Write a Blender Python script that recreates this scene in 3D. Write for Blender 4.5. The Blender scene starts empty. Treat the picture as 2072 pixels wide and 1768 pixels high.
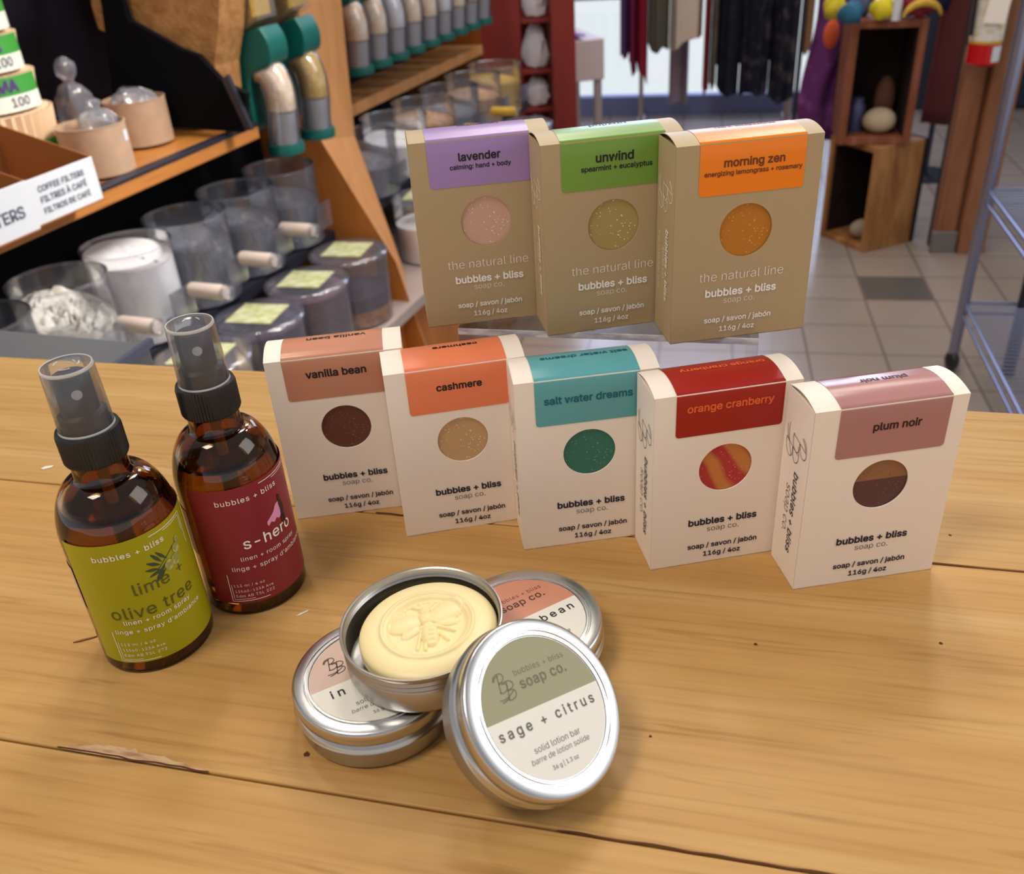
import bpy, bmesh, math, random
from math import sin, cos, pi, radians, sqrt, atan2, exp
from mathutils import Vector, Matrix

random.seed(7)
S = bpy.context.scene
COL = S.collection

# ------------------------------------------------------------------ camera
PITCH, ROLL, CAMH, FPX = 0.5463849, -0.0698933, 0.3064393, 1857.068
_fw = Vector((0, cos(PITCH), -sin(PITCH)))
_r0, _u0 = Vector((1, 0, 0)), Vector((0, sin(PITCH), cos(PITCH)))
_rt = _r0 * cos(ROLL) + _u0 * sin(ROLL)
_up = -_r0 * sin(ROLL) + _u0 * cos(ROLL)
_eye = Vector((0, 0, CAMH))
cd = bpy.data.cameras.new('camera')
cam = bpy.data.objects.new('camera', cd); COL.objects.link(cam)
cam.matrix_world = Matrix(((_rt.x, _up.x, -_fw.x, 0), (_rt.y, _up.y, -_fw.y, 0), (_rt.z, _up.z, -_fw.z, CAMH), (0, 0, 0, 1)))
cd.sensor_width = 36; cd.sensor_fit = 'HORIZONTAL'
cd.lens = FPX / 2072 * 36
cd.clip_start = 0.01
cd.dof.use_dof = True; cd.dof.focus_distance = 0.44; cd.dof.aperture_fstop = 13.5
S.camera = cam
S.view_settings.view_transform = 'Standard'; S.view_settings.look = 'None'
S.cycles.transparent_max_bounces = 24
S.view_settings.gamma = 1; S.view_settings.exposure = 0.0

# ------------------------------------------------------------------ world and lamps
w = bpy.data.worlds.new('daylight'); S.world = w; w.use_nodes = True
nt = w.node_tree; bg = nt.nodes['Background']
tc = nt.nodes.new('ShaderNodeTexCoord'); sx = nt.nodes.new('ShaderNodeSeparateXYZ'); rp = nt.nodes.new('ShaderNodeValToRGB')
mr = nt.nodes.new('ShaderNodeMapRange'); mr.inputs['From Min'].default_value = -1; mr.inputs['From Max'].default_value = 1
nt.links.new(tc.outputs['Generated'], sx.inputs[0]); nt.links.new(sx.outputs['Z'], mr.inputs['Value'])
nt.links.new(mr.outputs[0], rp.inputs[0]); nt.links.new(rp.outputs[0], bg.inputs['Color'])
e = rp.color_ramp.elements
e[0].position = 0.0; e[0].color = (.92, .97, 1, 1)
e[1].position = 1.0; e[1].color = (.40, .38, .37, 1)
for p_, c_ in ((.50, (.92, .97, 1, 1)), (.56, (.34, .34, .37, 1))):
    q_ = e.new(p_); q_.color = c_
bg.inputs['Strength'].default_value = 1.0

def area(name, loc, target, size, power, color, size_y=None, spread=None):
    d = bpy.data.lights.new(name, 'AREA'); d.energy = power; d.color = color; d.size = size
    if size_y: d.shape = 'RECTANGLE'; d.size_y = size_y
    o = bpy.data.objects.new(name, d); COL.objects.link(o); o.location = loc
    if spread: d.spread = radians(spread)
    o.rotation_euler = (Vector(target) - Vector(loc)).to_track_quat('-Z', 'Y').to_euler()
    return o
area('ceiling_lamp_or_fill', (0.80, 1.85, 1.70), (0.0, .35, 0), .20, 6.8, (1, .93, .82))
area('ceiling_lamp_or_fill', (-0.60, 1.55, 1.90), (0.0, .35, 0), .20, 4.6, (1, .93, .82))
area('ceiling_lamp_or_fill', (-.9, -.2, 2.1), (0.0, .4, 0), .6, 23, (1, .90, .78))  # added fill from behind the camera, brightens the box fronts
area('ceiling_lamp_or_fill', (1.3, 3.2, 2.1), (1.3, 3.2, -.9), 1.0, 16, (1, .93, .84))
area('shelf_spot', (.34, 1.37, .80), (-.60, 1.45, -.30), .25, 4.2, (1, .95, .90), spread=75)
area('ceiling_lamp_or_fill', (.1, 1.9, 1.9), (-.55, 1.75, -.25), .5, 14, (1, .94, .86))  # added light aimed at the bulk bins to brighten their contents
area('shop_window_daylight', (1.40, 5.78, .75), (1.0, 3.0, -.9), 1.8, 95, (.60, .70, 1), 2.4)
area('ceiling_lamp_or_fill', (.2, 3.0, 1.9), (-.2, 2.9, -.2), .5, 12, (1, .93, .84))
area('window_light', (2.4, .35, 1.45), (0, .3, 0), 1.5, 25, (.93, .97, 1))

# ------------------------------------------------------------------ materials
def mat(name, col, rough=.5, metal=0., spec=.5, trans=0., ior=1.45, noise=None, bump=None, coat=0., sub=0., alpha=1.):
    m = bpy.data.materials.new(name); m.use_nodes = True
    n = m.node_tree; b = n.nodes['Principled BSDF']
    b.inputs['Base Color'].default_value = (*col, 1); b.inputs['Roughness'].default_value = rough
    b.inputs['Metallic'].default_value = metal; b.inputs['Specular IOR Level'].default_value = spec
    b.inputs['Transmission Weight'].default_value = trans; b.inputs['IOR'].default_value = ior
    b.inputs['Coat Weight'].default_value = coat
    if sub: b.inputs['Subsurface Weight'].default_value = sub; b.inputs['Subsurface Radius'].default_value = (.004, .003, .0015)
    tc = None
    def coord(scale):
        nonlocal tc
        tc = tc or n.nodes.new('ShaderNodeTexCoord')
        mp = n.nodes.new('ShaderNodeMapping'); mp.inputs['Scale'].default_value = scale
        n.links.new(tc.outputs['Object'], mp.inputs[0]); return mp.outputs[0]
    if noise:                                   # (scale xyz, colour2, lo, hi, detail)
        sc, c2, lo, hi = noise[:4]
        t = n.nodes.new('ShaderNodeTexNoise'); t.inputs['Scale'].default_value = 1; t.inputs['Detail'].default_value = noise[4] if len(noise) > 4 else 4
        n.links.new(coord(sc), t.inputs['Vector'])
        r = n.nodes.new('ShaderNodeValToRGB'); r.color_ramp.elements[0].position = lo; r.color_ramp.elements[1].position = hi
        r.color_ramp.elements[0].color = (*col, 1); r.color_ramp.elements[1].color = (*c2, 1)
        n.links.new(t.outputs['Fac'], r.inputs[0]); n.links.new(r.outputs[0], b.inputs['Base Color'])
    if bump:                                    # (scale xyz, strength, distance)
        t = n.nodes.new('ShaderNodeTexNoise'); t.inputs['Scale'].default_value = 1; t.inputs['Detail'].default_value = 5
        n.links.new(coord(bump[0]), t.inputs['Vector'])
        bp = n.nodes.new('ShaderNodeBump'); bp.inputs['Strength'].default_value = bump[1]; bp.inputs['Distance'].default_value = bump[2]
        n.links.new(t.outputs['Fac'], bp.inputs['Height']); n.links.new(bp.outputs[0], b.inputs['Normal'])
    return m

def clear(name, tint=(1, 1, 1), gloss=.12, rough=.08, haze=0., hazecol=(.8, .82, .9)):
    """thin clear plastic: see-through, with a fresnel sheen and a little milky haze"""
    m = bpy.data.materials.new(name); m.use_nodes = True; n = m.node_tree; n.nodes.clear()
    o = n.nodes.new('ShaderNodeOutputMaterial'); t = n.nodes.new('ShaderNodeBsdfTransparent'); g = n.nodes.new('ShaderNodeBsdfGlossy')
    t.inputs[0].default_value = (*tint, 1); g.inputs['Roughness'].default_value = rough
    lw = n.nodes.new('ShaderNodeLayerWeight'); lw.inputs['Blend'].default_value = .25
    ma = n.nodes.new('ShaderNodeMath'); ma.operation = 'MULTIPLY_ADD'; ma.inputs[1].default_value = .75; ma.inputs[2].default_value = gloss * .5; ma.use_clamp = True
    n.links.new(lw.outputs['Fresnel'], ma.inputs[0])
    mx = n.nodes.new('ShaderNodeMixShader'); n.links.new(ma.outputs[0], mx.inputs[0])
    src = t.outputs[0]
    if haze:
        d = n.nodes.new('ShaderNodeBsdfDiffuse'); d.inputs[0].default_value = (*hazecol, 1)
        m2 = n.nodes.new('ShaderNodeMixShader'); m2.inputs[0].default_value = haze
        n.links.new(t.outputs[0], m2.inputs[1]); n.links.new(d.outputs[0], m2.inputs[2]); src = m2.outputs[0]
    n.links.new(src, mx.inputs[1]); n.links.new(g.outputs[0], mx.inputs[2]); n.links.new(mx.outputs[0], o.inputs[0])
    return m

def wood_mat(name, c1, c2, c3, scale=(2.2, 34, 34), rough=.34, coat=.25, planks=False, axis=None):
    m = bpy.data.materials.new(name); m.use_nodes = True; n = m.node_tree; b = n.nodes['Principled BSDF']
    tc = n.nodes.new('ShaderNodeTexCoord')
    def noise(sc, det=5, dist=0.):
        mp = n.nodes.new('ShaderNodeMapping'); mp.inputs['Scale'].default_value = sc
        n.links.new(tc.outputs['Object'], mp.inputs[0])
        t = n.nodes.new('ShaderNodeTexNoise'); t.inputs['Scale'].default_value = 1; t.inputs['Detail'].default_value = det; t.inputs['Distortion'].default_value = dist
        n.links.new(mp.outputs[0], t.inputs['Vector']); return t.outputs['Fac']
    def ramp(src, stops):
        r = n.nodes.new('ShaderNodeValToRGB'); el = r.color_ramp.elements
        el[0].position, el[0].color = stops[0][0], (*stops[0][1], 1); el[1].position, el[1].color = stops[-1][0], (*stops[-1][1], 1)
        for p, c in stops[1:-1]: q = el.new(p); q.color = (*c, 1)
        n.links.new(src, r.inputs[0]); return r.outputs[0]
    def mix(f, a, c, mode='MIX'):
        x = n.nodes.new('ShaderNodeMix'); x.data_type = 'RGBA'; x.blend_type = mode
        if isinstance(f, float): x.inputs[0].default_value = f
        else: n.links.new(f, x.inputs[0])
        n.links.new(a, x.inputs[6]); n.links.new(c, x.inputs[7]); return x.outputs[2]
    big = ramp(noise(scale, 6, .6), [(.30, c1), (.55, c2), (.72, c3)])
    fine = ramp(noise((scale[0] * 3.5, scale[1] * 7, scale[2] * 7), 7, .35), [(.30, (.70, .63, .54)), (.45, (.93, .90, .86)), (.60, (1, 1, 1))])
    colr = mix(.55, big, fine, 'MULTIPLY')
    if planks:
        dark = ramp(noise((7, 120, 120), 4, 1.5), [(.60, (1, 1, 1)), (.74, (.62, .52, .40))])
        colr = mix(.6, colr, dark, 'MULTIPLY')
        sep = n.nodes.new('ShaderNodeSeparateXYZ'); n.links.new(tc.outputs['Object'], sep.inputs[0])
        mr = n.nodes.new('ShaderNodeMapRange'); mr.inputs[1].default_value = -.2; mr.inputs[2].default_value = .56
        n.links.new(sep.outputs['Y'], mr.inputs[0])
        r = n.nodes.new('ShaderNodeValToRGB'); r.color_ramp.interpolation = 'CONSTANT'; el = r.color_ramp.elements
        el[0].position = 0; el[0].color = (1.0, .97, .92, 1); el[1].position = (.212 + .2) / .76; el[1].color = (.98, .95, .90, 1)
        q = el.new((.395 + .2) / .76); q.color = (.93, .94, .95, 1)
        n.links.new(mr.outputs[0], r.inputs[0]); colr = mix(1., colr, r.outputs[0], 'MULTIPLY')
    n.links.new(colr, b.inputs['Base Color'])
    b.inputs['Specular IOR Level'].default_value = .22
    b.inputs['Roughness'].default_value = rough; b.inputs['Coat Weight'].default_value = coat; b.inputs['Coat Roughness'].default_value = .22
    bp = n.nodes.new('ShaderNodeBump'); bp.inputs['Strength'].default_value = .25; bp.inputs['Distance'].default_value = .0006
    n.links.new(noise((scale[0] * 2, scale[1] * 3, scale[2] * 3), 4), bp.inputs['Height']); n.links.new(bp.outputs[0], b.inputs['Normal'])
    return m

def L(r, g, b):                                 # 8-bit display colour -> linear
    f = lambda v: (v / 255 / 12.92) if v <= 10 else ((v / 255 + .055) / 1.055) ** 2.4
    return (f(r), f(g), f(b))

M = {}
M['counter'] = wood_mat('pine_counter', L(186, 142, 83), L(195, 153, 94), L(202, 163, 107), (2.6, 44, 44), .40, .0, planks=True)
M['edge_wood'] = wood_mat('counter_edge', L(190, 140, 85), L(205, 160, 105), L(215, 175, 125))
M['white_card'] = mat('white_card', L(250, 236, 220), .5, bump=((900, 900, 900), .08, .0002))
M['kraft_card'] = mat('kraft_card', L(180, 157, 118), .48, noise=((1500, 1500, 1500), L(178, 154, 114), .4, .6), bump=((900, 900, 900), .05, .0002))
M['inside'] = mat('carton_inside', L(120, 105, 90), .9)
M['ink_navy'] = mat('navy_ink', L(18, 22, 52), .5)
M['ink_black'] = mat('black_ink', L(22, 16, 22), .5)
M['ink_white'] = mat('white_ink', L(250, 245, 235), .5)
M['acrylic'] = clear('clear_acrylic', (.97, .98, .99), .05, .04, 0)
M['acrylic_edge'] = mat('acrylic_edge', L(225, 225, 225), .25, noise=((60, 60, 200), L(170, 170, 185), .4, .6))
M['metal'] = mat('brushed_tin', L(206, 205, 203), .26, 1.0, bump=((60, 60, 1500), .05, .0002))
M['metal_side'] = mat('satin_tin', L(182, 180, 178), .36, 1.0)
M['amber'] = mat('amber_glass', (.42, .195, .030), .02, 0, .5, 1., 1.48)
M['liquid'] = clear('amber_liquid', (.66, .52, .30), 0, .1)
M['dip'] = mat('dip_tube', (.85, .80, .70), .4)
M['black_plastic'] = mat('black_plastic', (.012, .012, .013), .32)
M['pump'] = mat('pump_plastic', L(30, 30, 34), .45)
M['pump_dot'] = mat('nozzle_grey', L(165, 165, 170), .4)
M['overcap'] = clear('clear_overcap', (.94, .94, .95), .05, .10, .06, (.80, .80, .82))
M['overcap_rim'] = clear('frosted_cap_top', (.85, .84, .84), .2, .2, .55, (.90, .86, .82))
M['lotion'] = mat('lotion_bar', L(246, 226, 170), .38, sub=.25)
M['white_bag'] = mat('white_bag', L(215, 210, 215), .4)
M['clear_bin'] = clear('clear_bin_plastic', (.95, .96, .99), .22, .14, .06, (.72, .74, .90))
M['clear_bag'] = clear('clear_bag_film', (.9, .92, .97), .35, .18, .16, (.7, .75, .9))
M['green'] = mat('green_plastic', L(10, 88, 80), .35)
M['orange_wood'] = wood_mat('orange_plywood', L(168, 100, 42), L(178, 108, 48), L(186, 116, 56), (14, 14, 1.4), .45, .1)
M['orange_edge'] = wood_mat('orange_edge', L(198, 140, 88), L(206, 148, 96), L(212, 156, 106), (14, 14, 1.4), .45, .1)
M['shelf_wood'] = wood_mat('shelf_wood', L(170, 108, 50), L(182, 120, 60), L(192, 130, 72), (30, 2, 30), .4, .2)
M['navy_panel'] = mat('navy_panel', L(30, 30, 42), .45)
M['black_panel'] = mat('black_panel', (.003, .003, .004), .9, spec=.1)
M['red_panel'] = mat('red_panel', L(128, 36, 28), .5, noise=((8, 8, 2), L(112, 30, 26), .4, .6))
M['crate_red'] = wood_mat('crate_redwood', L(118, 66, 44), L(136, 80, 56), L(150, 98, 74), (30, 30, 3), .6, 0)
M['crate_tan'] = wood_mat('crate_barkwood', L(120, 76, 40), L(160, 112, 66), L(188, 140, 90), (16, 16, 4), .6, 0)
M['crate_dark'] = mat('crate_inner_shade', L(30, 14, 14), .8)  # shade inside the open crates, put into the colour
M['post_wood'] = wood_mat('post_wood', L(128, 82, 54), L(142, 94, 64), L(152, 104, 74), (30, 30, 2.5), .5, .05)
M['chrome'] = mat('rack_metal', L(150, 155, 180), .3, .9)
M['dark_metal'] = mat('dark_steel', L(70, 72, 82), .35, .8)
M['grey_block'] = mat('grey_block', L(110, 104, 100), .7)
M['door_dark'] = mat('dark_door', L(22, 26, 48), .3)
M['frame_blue'] = mat('window_rail', L(120, 130, 170), .35, .3)
M['pale_metal'] = mat('pale_rail', L(170, 155, 150), .4, .2)
M['wall_paint'] = mat('wall_paint', L(150, 140, 140), .8)
M['glass'] = clear('window_glass', (.97, .99, 1), .1, .02)
M['coconut'] = mat('coconut_flakes', L(235, 232, 222), .8, noise=((60, 60, 60), L(205, 200, 180), .45, .7))
M['powder'] = mat('white_powder', L(245, 243, 242), .9)
M['grey_goods'] = mat('grey_grain', L(120, 122, 130), .8, noise=((300, 300, 40), L(90, 92, 104), .4, .6))
M['dark_goods'] = mat('dark_beans', L(40, 34, 56), .6, noise=((160, 160, 160), L(58, 46, 70), .4, .6))
M['purple_goods'] = mat('dark_fruit', L(82, 58, 70), .6, noise=((160, 160, 160), L(98, 72, 84), .4, .6))
M['orange_goods'] = mat('dried_fruit', L(190, 130, 60), .6, noise=((90, 90, 90), L(150, 90, 40), .4, .6))
M['tan_goods'] = mat('tan_nuts', L(196, 160, 120), .7, noise=((90, 90, 90), L(170, 120, 84), .4, .6))
M['granola'] = mat('granola', L(176, 126, 74), .8, noise=((45, 45, 45), L(146, 98, 52), .35, .65, 6), bump=((150, 150, 150), .6, .004))
M['yellow_goods'] = mat('yellow_grain', L(208, 168, 60), .7, noise=((150, 150, 150), L(188, 146, 44), .4, .6))
M['cream_goods'] = mat('cream_flakes', L(232, 196, 150), .7, noise=((120, 120, 120), L(240, 222, 200), .4, .6))
M['handle_tan'] = mat('scoop_handle', L(188, 172, 160), .4)
M['card_green'] = mat('bin_card', L(158, 160, 108), .6, noise=((60, 60, 60), L(186, 186, 152), .4, .62))
M['red_plastic'] = mat('red_plastic', L(170, 24, 30), .4)
M['kraft_cup'] = mat('kraft_cup', L(176, 144, 118), .7, noise=((40, 40, 40), L(168, 138, 112), .4, .6))
M['card_white'] = mat('printed_card', L(206, 209, 214), .5)
M['card_brown'] = mat('cardboard_inner', L(150, 92, 44), .8)
M['print_grey'] = mat('grey_print', L(84, 90, 104), .6)
M['filter_paper'] = mat('filter_paper', L(228, 196, 160), .8)
M['pack_green'] = mat('pack_green', L(66, 150, 62), .4)
M['pack_purple'] = mat('pack_purple', L(84, 52, 118), .4)
M['pack_white'] = mat('pack_white', L(226, 226, 214), .4)
M['steel_tray'] = mat('steel_tray', L(140, 140, 146), .35, .7)
M['ext_red'] = mat('extinguisher_red', L(190, 10, 18), .3)
M['ext_label'] = mat('extinguisher_label', L(220, 214, 205), .5, noise=((40, 40, 60), L(200, 180, 120), .5, .7))
M['splinter'] = mat('wood_splinter', L(130, 82, 40), .7)
M['paper_bit'] = mat('paper_scrap', L(228, 222, 210), .7)
M['crack'] = mat('plank_crack', L(84, 46, 20), .9)

# ------------------------------------------------------------------ mesh helpers
class MB:
    def __init__(s): s.v = []; s.f = []; s.mi = []
    def add(s, vs, fs, mi=0):
        k = len(s.v); s.v += [tuple(v) for v in vs]; s.f += [tuple(i + k for i in f) for f in fs]; s.mi += [mi] * len(fs); return s
    def box(s, x0, x1, y0, y1, z0, z1, mi=0, T=None):
        vs = [Vector((x, y, z)) for z in (z0, z1) for y in (y0, y1) for x in (x0, x1)]
        if T: vs = [T @ v for v in vs]
        return s.add(vs, [(0, 2, 3, 1), (4, 5, 7, 6), (0, 1, 5, 4), (2, 6, 7, 3), (0, 4, 6, 2), (1, 3, 7, 5)], mi)
    def lathe(s, prof, n=64, c=(0, 0), mi=0, closed=False):
        vs = []; fs = []
        for r, z in prof:
            vs += [(c[0] + r * cos(2 * pi * i / n), c[1] + r * sin(2 * pi * i / n), z) for i in range(n)]
        m = len(prof)
        for j in range(m - 1 if not closed else m):
            a, b = j * n, ((j + 1) % m) * n
            fs += [(a + i, a + (i + 1) % n, b + (i + 1) % n, b + i) for i in range(n)]
        return s.add(vs, fs, mi)
    def prism(s, poly, z0, z1, mi=0, T=None):
        n = len(poly); vs = [Vector((x, y, z)) for z in (z0, z1) for x, y in poly]
        if T: vs = [T @ v for v in vs]
        return s.add(vs, [tuple(range(n))[::-1], tuple(range(n, 2 * n))] + [(i, (i + 1) % n, n + (i + 1) % n, n + i) for i in range(n)], mi)
    def tube(s, pts, rad, n=10, mi=0, cap=True, flat=1.):
        pts = [Vector(p) for p in pts]; m = len(pts); vs = []; fs = []
        rr = rad if isinstance(rad, (list, tuple)) else [rad] * m
        ref = None
        for k in range(m):
            d = (pts[min(k + 1, m - 1)] - pts[max(k - 1, 0)]).normalized()
            if ref is None: ref = d.cross(Vector((0, 0, 1)) if abs(d.z) < .9 else Vector((1, 0, 0))).normalized()
            ref = (ref - d * ref.dot(d)).normalized(); q = d.cross(ref)
            vs += [pts[k] + ref * (rr[k] * cos(2 * pi * i / n)) + q * (rr[k] * flat * sin(2 * pi * i / n)) for i in range(n)]
        for k in range(m - 1):
            fs += [(k * n + i, k * n + (i + 1) % n, (k + 1) * n + (i + 1) % n, (k + 1) * n + i) for i in range(n)]
        if cap: fs += [tuple(range(n))[::-1], tuple(range((m - 1) * n, m * n))]
        return s.add(vs, fs, mi)
    def ball(s, c, r, n=14, mi=0, T=None):
        rx, ry, rz = r if isinstance(r, tuple) else (r, r, r); vs = []; fs = []
        h = n // 2
        for j in range(h + 1):
            a = pi * j / h
            for i in range(n):
                v = Vector((rx * sin(a) * cos(2 * pi * i / n), ry * sin(a) * sin(2 * pi * i / n), rz * cos(a)))
                if T: v = T @ v
                vs.append(v + Vector(c))
        for j in range(h): fs += [(j * n + i, (j + 1) * n + i, (j + 1) * n + (i + 1) % n, j * n + (i + 1) % n) for i in range(n)]
        return s.add(vs, fs, mi)
    def grid(s, fn, nu, nv, mi=0, wrap=False):
        vs = [fn(i / nu, j / nv) for j in range(nv + 1) for i in range(nu + (0 if wrap else 1))]
        w = nu if wrap else nu + 1
        return s.add(vs, [(j * w + i, j * w + (i + 1) % w, (j + 1) * w + (i + 1) % w, (j + 1) * w + i) for j in range(nv) for i in range(nu)], mi)
    def build(s, name, mats, parent=None, smooth=30, bevel=0., weld=True, solid=0., loc=None, rotz=None):
        me = bpy.data.meshes.new(name); me.from_pydata(s.v, [], s.f)
        for m in (mats if isinstance(mats, (list, tuple)) else [mats]): me.materials.append(m)
        if len(me.materials) > 1: me.polygons.foreach_set('material_index', s.mi)
        if weld:
            b = bmesh.new(); b.from_mesh(me); bmesh.ops.remove_doubles(b, verts=b.verts, dist=1e-6)
            bmesh.ops.recalc_face_normals(b, faces=b.faces); b.to_mesh(me); b.free()
        if smooth:
            me.polygons.foreach_set('use_smooth', [True] * len(me.polygons)); me.set_sharp_from_angle(angle=radians(smooth))
        me.update()
        o = bpy.data.objects.new(name, me); COL.objects.link(o)
        if parent: o.parent = parent
        if loc is not None: o.location = loc
        if rotz is not None: o.rotation_euler = (0, 0, rotz)
        if solid: md = o.modifiers.new('thickness', 'SOLIDIFY'); md.thickness = solid; md.offset = -1
        if bevel: md = o.modifiers.new('bevel', 'BEVEL'); md.width = bevel; md.segments = 2; md.limit_method = 'ANGLE'
        return o

def tag(o, label, cat, group=None, kind=None):
    if label: o['label'] = label
    if cat: o['category'] = cat
    if group: o['group'] = group
    if kind: o['kind'] = kind
    return o
def thing(name, label, cat, loc=(0, 0, 0), rotz=0, group=None):
    o = bpy.data.objects.new(name, None); COL.objects.link(o); o.location = loc; o.rotation_euler = (0, 0, rotz); o.empty_display_size = .05
    return tag(o, label, cat, group)
def struct(o, label=None, cat=None): o['kind'] = 'structure'; return tag(o, label, cat)
def copy_tree(o, parent=None):
    c = o.copy(); COL.objects.link(c); c.parent = parent
    for ch in [x for x in bpy.data.objects if x.parent == o]: copy_tree(ch, c)
    return c

# lettering -------------------------------------------------------
try: FONT = bpy.data.fonts.load(bpy.utils.system_resource('DATAFILES') + '/fonts/Inter.woff2')      # the sans face that ships with Blender
except Exception: FONT = None
_txt = {}
def glyphs(s, weight=0., spacing=1., shear=0.):
    k = (s, weight, spacing, shear)
    if k not in _txt:
        cu = bpy.data.curves.new('t', 'FONT'); cu.body = s
        if FONT: cu.font = FONT
        cu.offset = min(weight, 0); cu.space_character = spacing; cu.shear = shear; cu.resolution_u = 4
        ob = bpy.data.objects.new('t', cu); COL.objects.link(ob)
        dg = bpy.context.evaluated_depsgraph_get(); me = bpy.data.meshes.new_from_object(ob.evaluated_get(dg))
        _txt[k] = ([(v.co.x, v.co.y) for v in me.vertices], [tuple(p.vertices) for p in me.polygons])
        bpy.data.objects.remove(ob); bpy.data.curves.remove(cu); bpy.data.meshes.remove(me)
    return _txt[k]
def write(mb, s, x0, x1, y, fn, weight=0., spacing=1., shear=0., mi=0, aspect=1.):
    """lettering whose ink runs from x0 to x1 on baseline y, laid on a surface by fn(x, y)"""
    v, f = glyphs(s, weight, spacing, shear)
    lo = min(a for a, b in v); hi = max(a for a, b in v); k = (x1 - x0) / (hi - lo)
    lay = -1
    for dx, dy in ([(0, 0)] + ([(.72 * weight * cos(i * pi / 4), .72 * weight * sin(i * pi / 4)) for i in range(8)] if weight > .004 else [])):   # bold faces: the stroke thickened all round
        lay += 1; ps = []
        for a, b in v:
            px_, py_ = x0 + (a - lo + dx) * k, y + (b + dy) * k * aspect; p = Vector(fn(px_, py_))
            if lay: p += (Vector(fn(px_ + .002 * (hi - lo) * k, py_)) - p).cross(Vector(fn(px_, py_ + .002 * (hi - lo) * k)) - p).normalized() * (lay * 4e-6)
            ps.append(p)
        mb.add(ps, f, mi)
    return mb
def spline(p, n=8):
    o = []
    q = [p[0]] + list(p) + [p[-1]]
    for i in range(len(p) - 1):
        a, b, c, d = q[i:i + 4]
        for j in range(n):
            t = j / n
            o.append(tuple(.5 * ((2 * b[k]) + (c[k] - a[k]) * t + (2 * a[k] - 5 * b[k] + 4 * c[k] - d[k]) * t * t + (3 * b[k] - a[k] - 3 * c[k] + d[k]) * t ** 3) for k in range(len(b))))
    o.append(tuple(p[-1])); return o
def stroke(mb, pts, width, fn, mi=0, smooth=8):
    p = spline(pts, smooth) if smooth else pts
    vs = []
    for i, (x, y) in enumerate(p):
        a = p[max(i - 1, 0)]; b = p[min(i + 1, len(p) - 1)]; dx, dy = b[0] - a[0], b[1] - a[1]; l = sqrt(dx * dx + dy * dy) or 1
        nx, ny = -dy / l * width / 2, dx / l * width / 2
        vs += [fn(x + nx, y + ny), fn(x - nx, y - ny)]
    return mb.add(vs, [(2 * i, 2 * i + 1, 2 * i + 3, 2 * i + 2) for i in range(len(p) - 1)], mi)
def blob(mb, pts, fn, mi=0, smooth=6):
    p = spline(list(pts) + [pts[0]], smooth)[:-1] if smooth else list(pts)
    cx = sum(a for a, b in p) / len(p); cy = sum(b for a, b in p) / len(p)
    n = len(p)
    return mb.add([fn(*a) for a in p] + [fn(cx, cy)], [(i, (i + 1) % n, n) for i in range(n)], mi)
MONO = [
    [(.02, .80), (.12, .93), (.34, 1.0), (.56, .97), (.62, .84), (.50, .73), (.28, .68), (.52, .66), (.64, .56), (.56, .42), (.34, .36), (.16, .40)],
    [(.36, .97), (.28, .70), (.20, .36)], [(.06, .78), (.18, .90), (.38, .95)],
    [(.42, .62), (.60, .68), (.86, .66), (.98, .54), (.86, .43), (.58, .38), (.84, .37), (.96, .26), (.86, .12), (.62, .06), (.46, .09)],
    [(.68, .66), (.60, .40), (.48, .06)], [(.0, .16), (.3, .15), (.62, .22), (.9, .34)], [(.10, .06), (.36, .10), (.56, .18)]]
def monogram(mb, x0, x1, y0, y1, width, fn):
    for s in MONO: stroke(mb, [(x0 + a * (x1 - x0), y0 + b * (y1 - y0)) for a, b in s], width, fn, smooth=6)

# ================================================================== the setting
FZ = -.92
a15 = radians(-15)
# floor with square tiles
def tile_mat():
    m = bpy.data.materials.new('floor_tiles'); m.use_nodes = True; n = m.node_tree; b = n.nodes['Principled BSDF']
    tc = n.nodes.new('ShaderNodeTexCoord'); sp = n.nodes.new('ShaderNodeSeparateXYZ'); n.links.new(tc.outputs['Object'], sp.inputs[0])
    def mth(op, a, c=None):
        x = n.nodes.new('ShaderNodeMath'); x.operation = op
        for i, q in enumerate((a, c)):
            if q is None: continue
            if isinstance(q, (int, float)): x.inputs[i].default_value = q
            else: n.links.new(q, x.inputs[i])
        return x.outputs[0]
    T = .212
    ux, uy = mth('DIVIDE', sp.outputs['X'], T), mth('DIVIDE', sp.outputs['Y'], T * .94)
    g = mth('MAXIMUM', mth('LESS_THAN', mth('FRACT', ux), .035), mth('LESS_THAN', mth('FRACT', uy), .035))
    dk = mth('MULTIPLY', mth('LESS_THAN', mth('FLOORED_MODULO', ux, 9), 1), mth('LESS_THAN', mth('FLOORED_MODULO', uy, 11), 1))
    nz = n.nodes.new('ShaderNodeTexNoise'); nz.inputs['Scale'].default_value = 6; n.links.new(tc.outputs['Object'], nz.inputs['Vector'])
    rp = n.nodes.new('ShaderNodeValToRGB'); rp.color_ramp.elements[0].color = (*L(144, 130, 120), 1); rp.color_ramp.elements[1].color = (*L(156, 142, 132), 1)
    n.links.new(nz.outputs['Fac'], rp.inputs[0])
    def mix(f, a, c):
        x = n.nodes.new('ShaderNodeMix'); x.data_type = 'RGBA'; n.links.new(f, x.inputs[0]); n.links.new(a, x.inputs[6]); x.inputs[7].default_value = (*c, 1); return x.outputs[2]
    n.links.new(mix(g, mix(dk, rp.outputs[0], L(92, 88, 84)), L(112, 100, 92)), b.inputs['Base Color'])
    b.inputs['Roughness'].default_value = .26; b.inputs['Specular IOR Level'].default_value = .8
    return m
fl = MB().box(-4.5, 4, -4, 2.70, -.05, 0).build('floor', tile_mat(), loc=(1.16, 2.71, FZ), rotz=radians(-12.5)); struct(fl)
WR = radians(-12.5)
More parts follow.
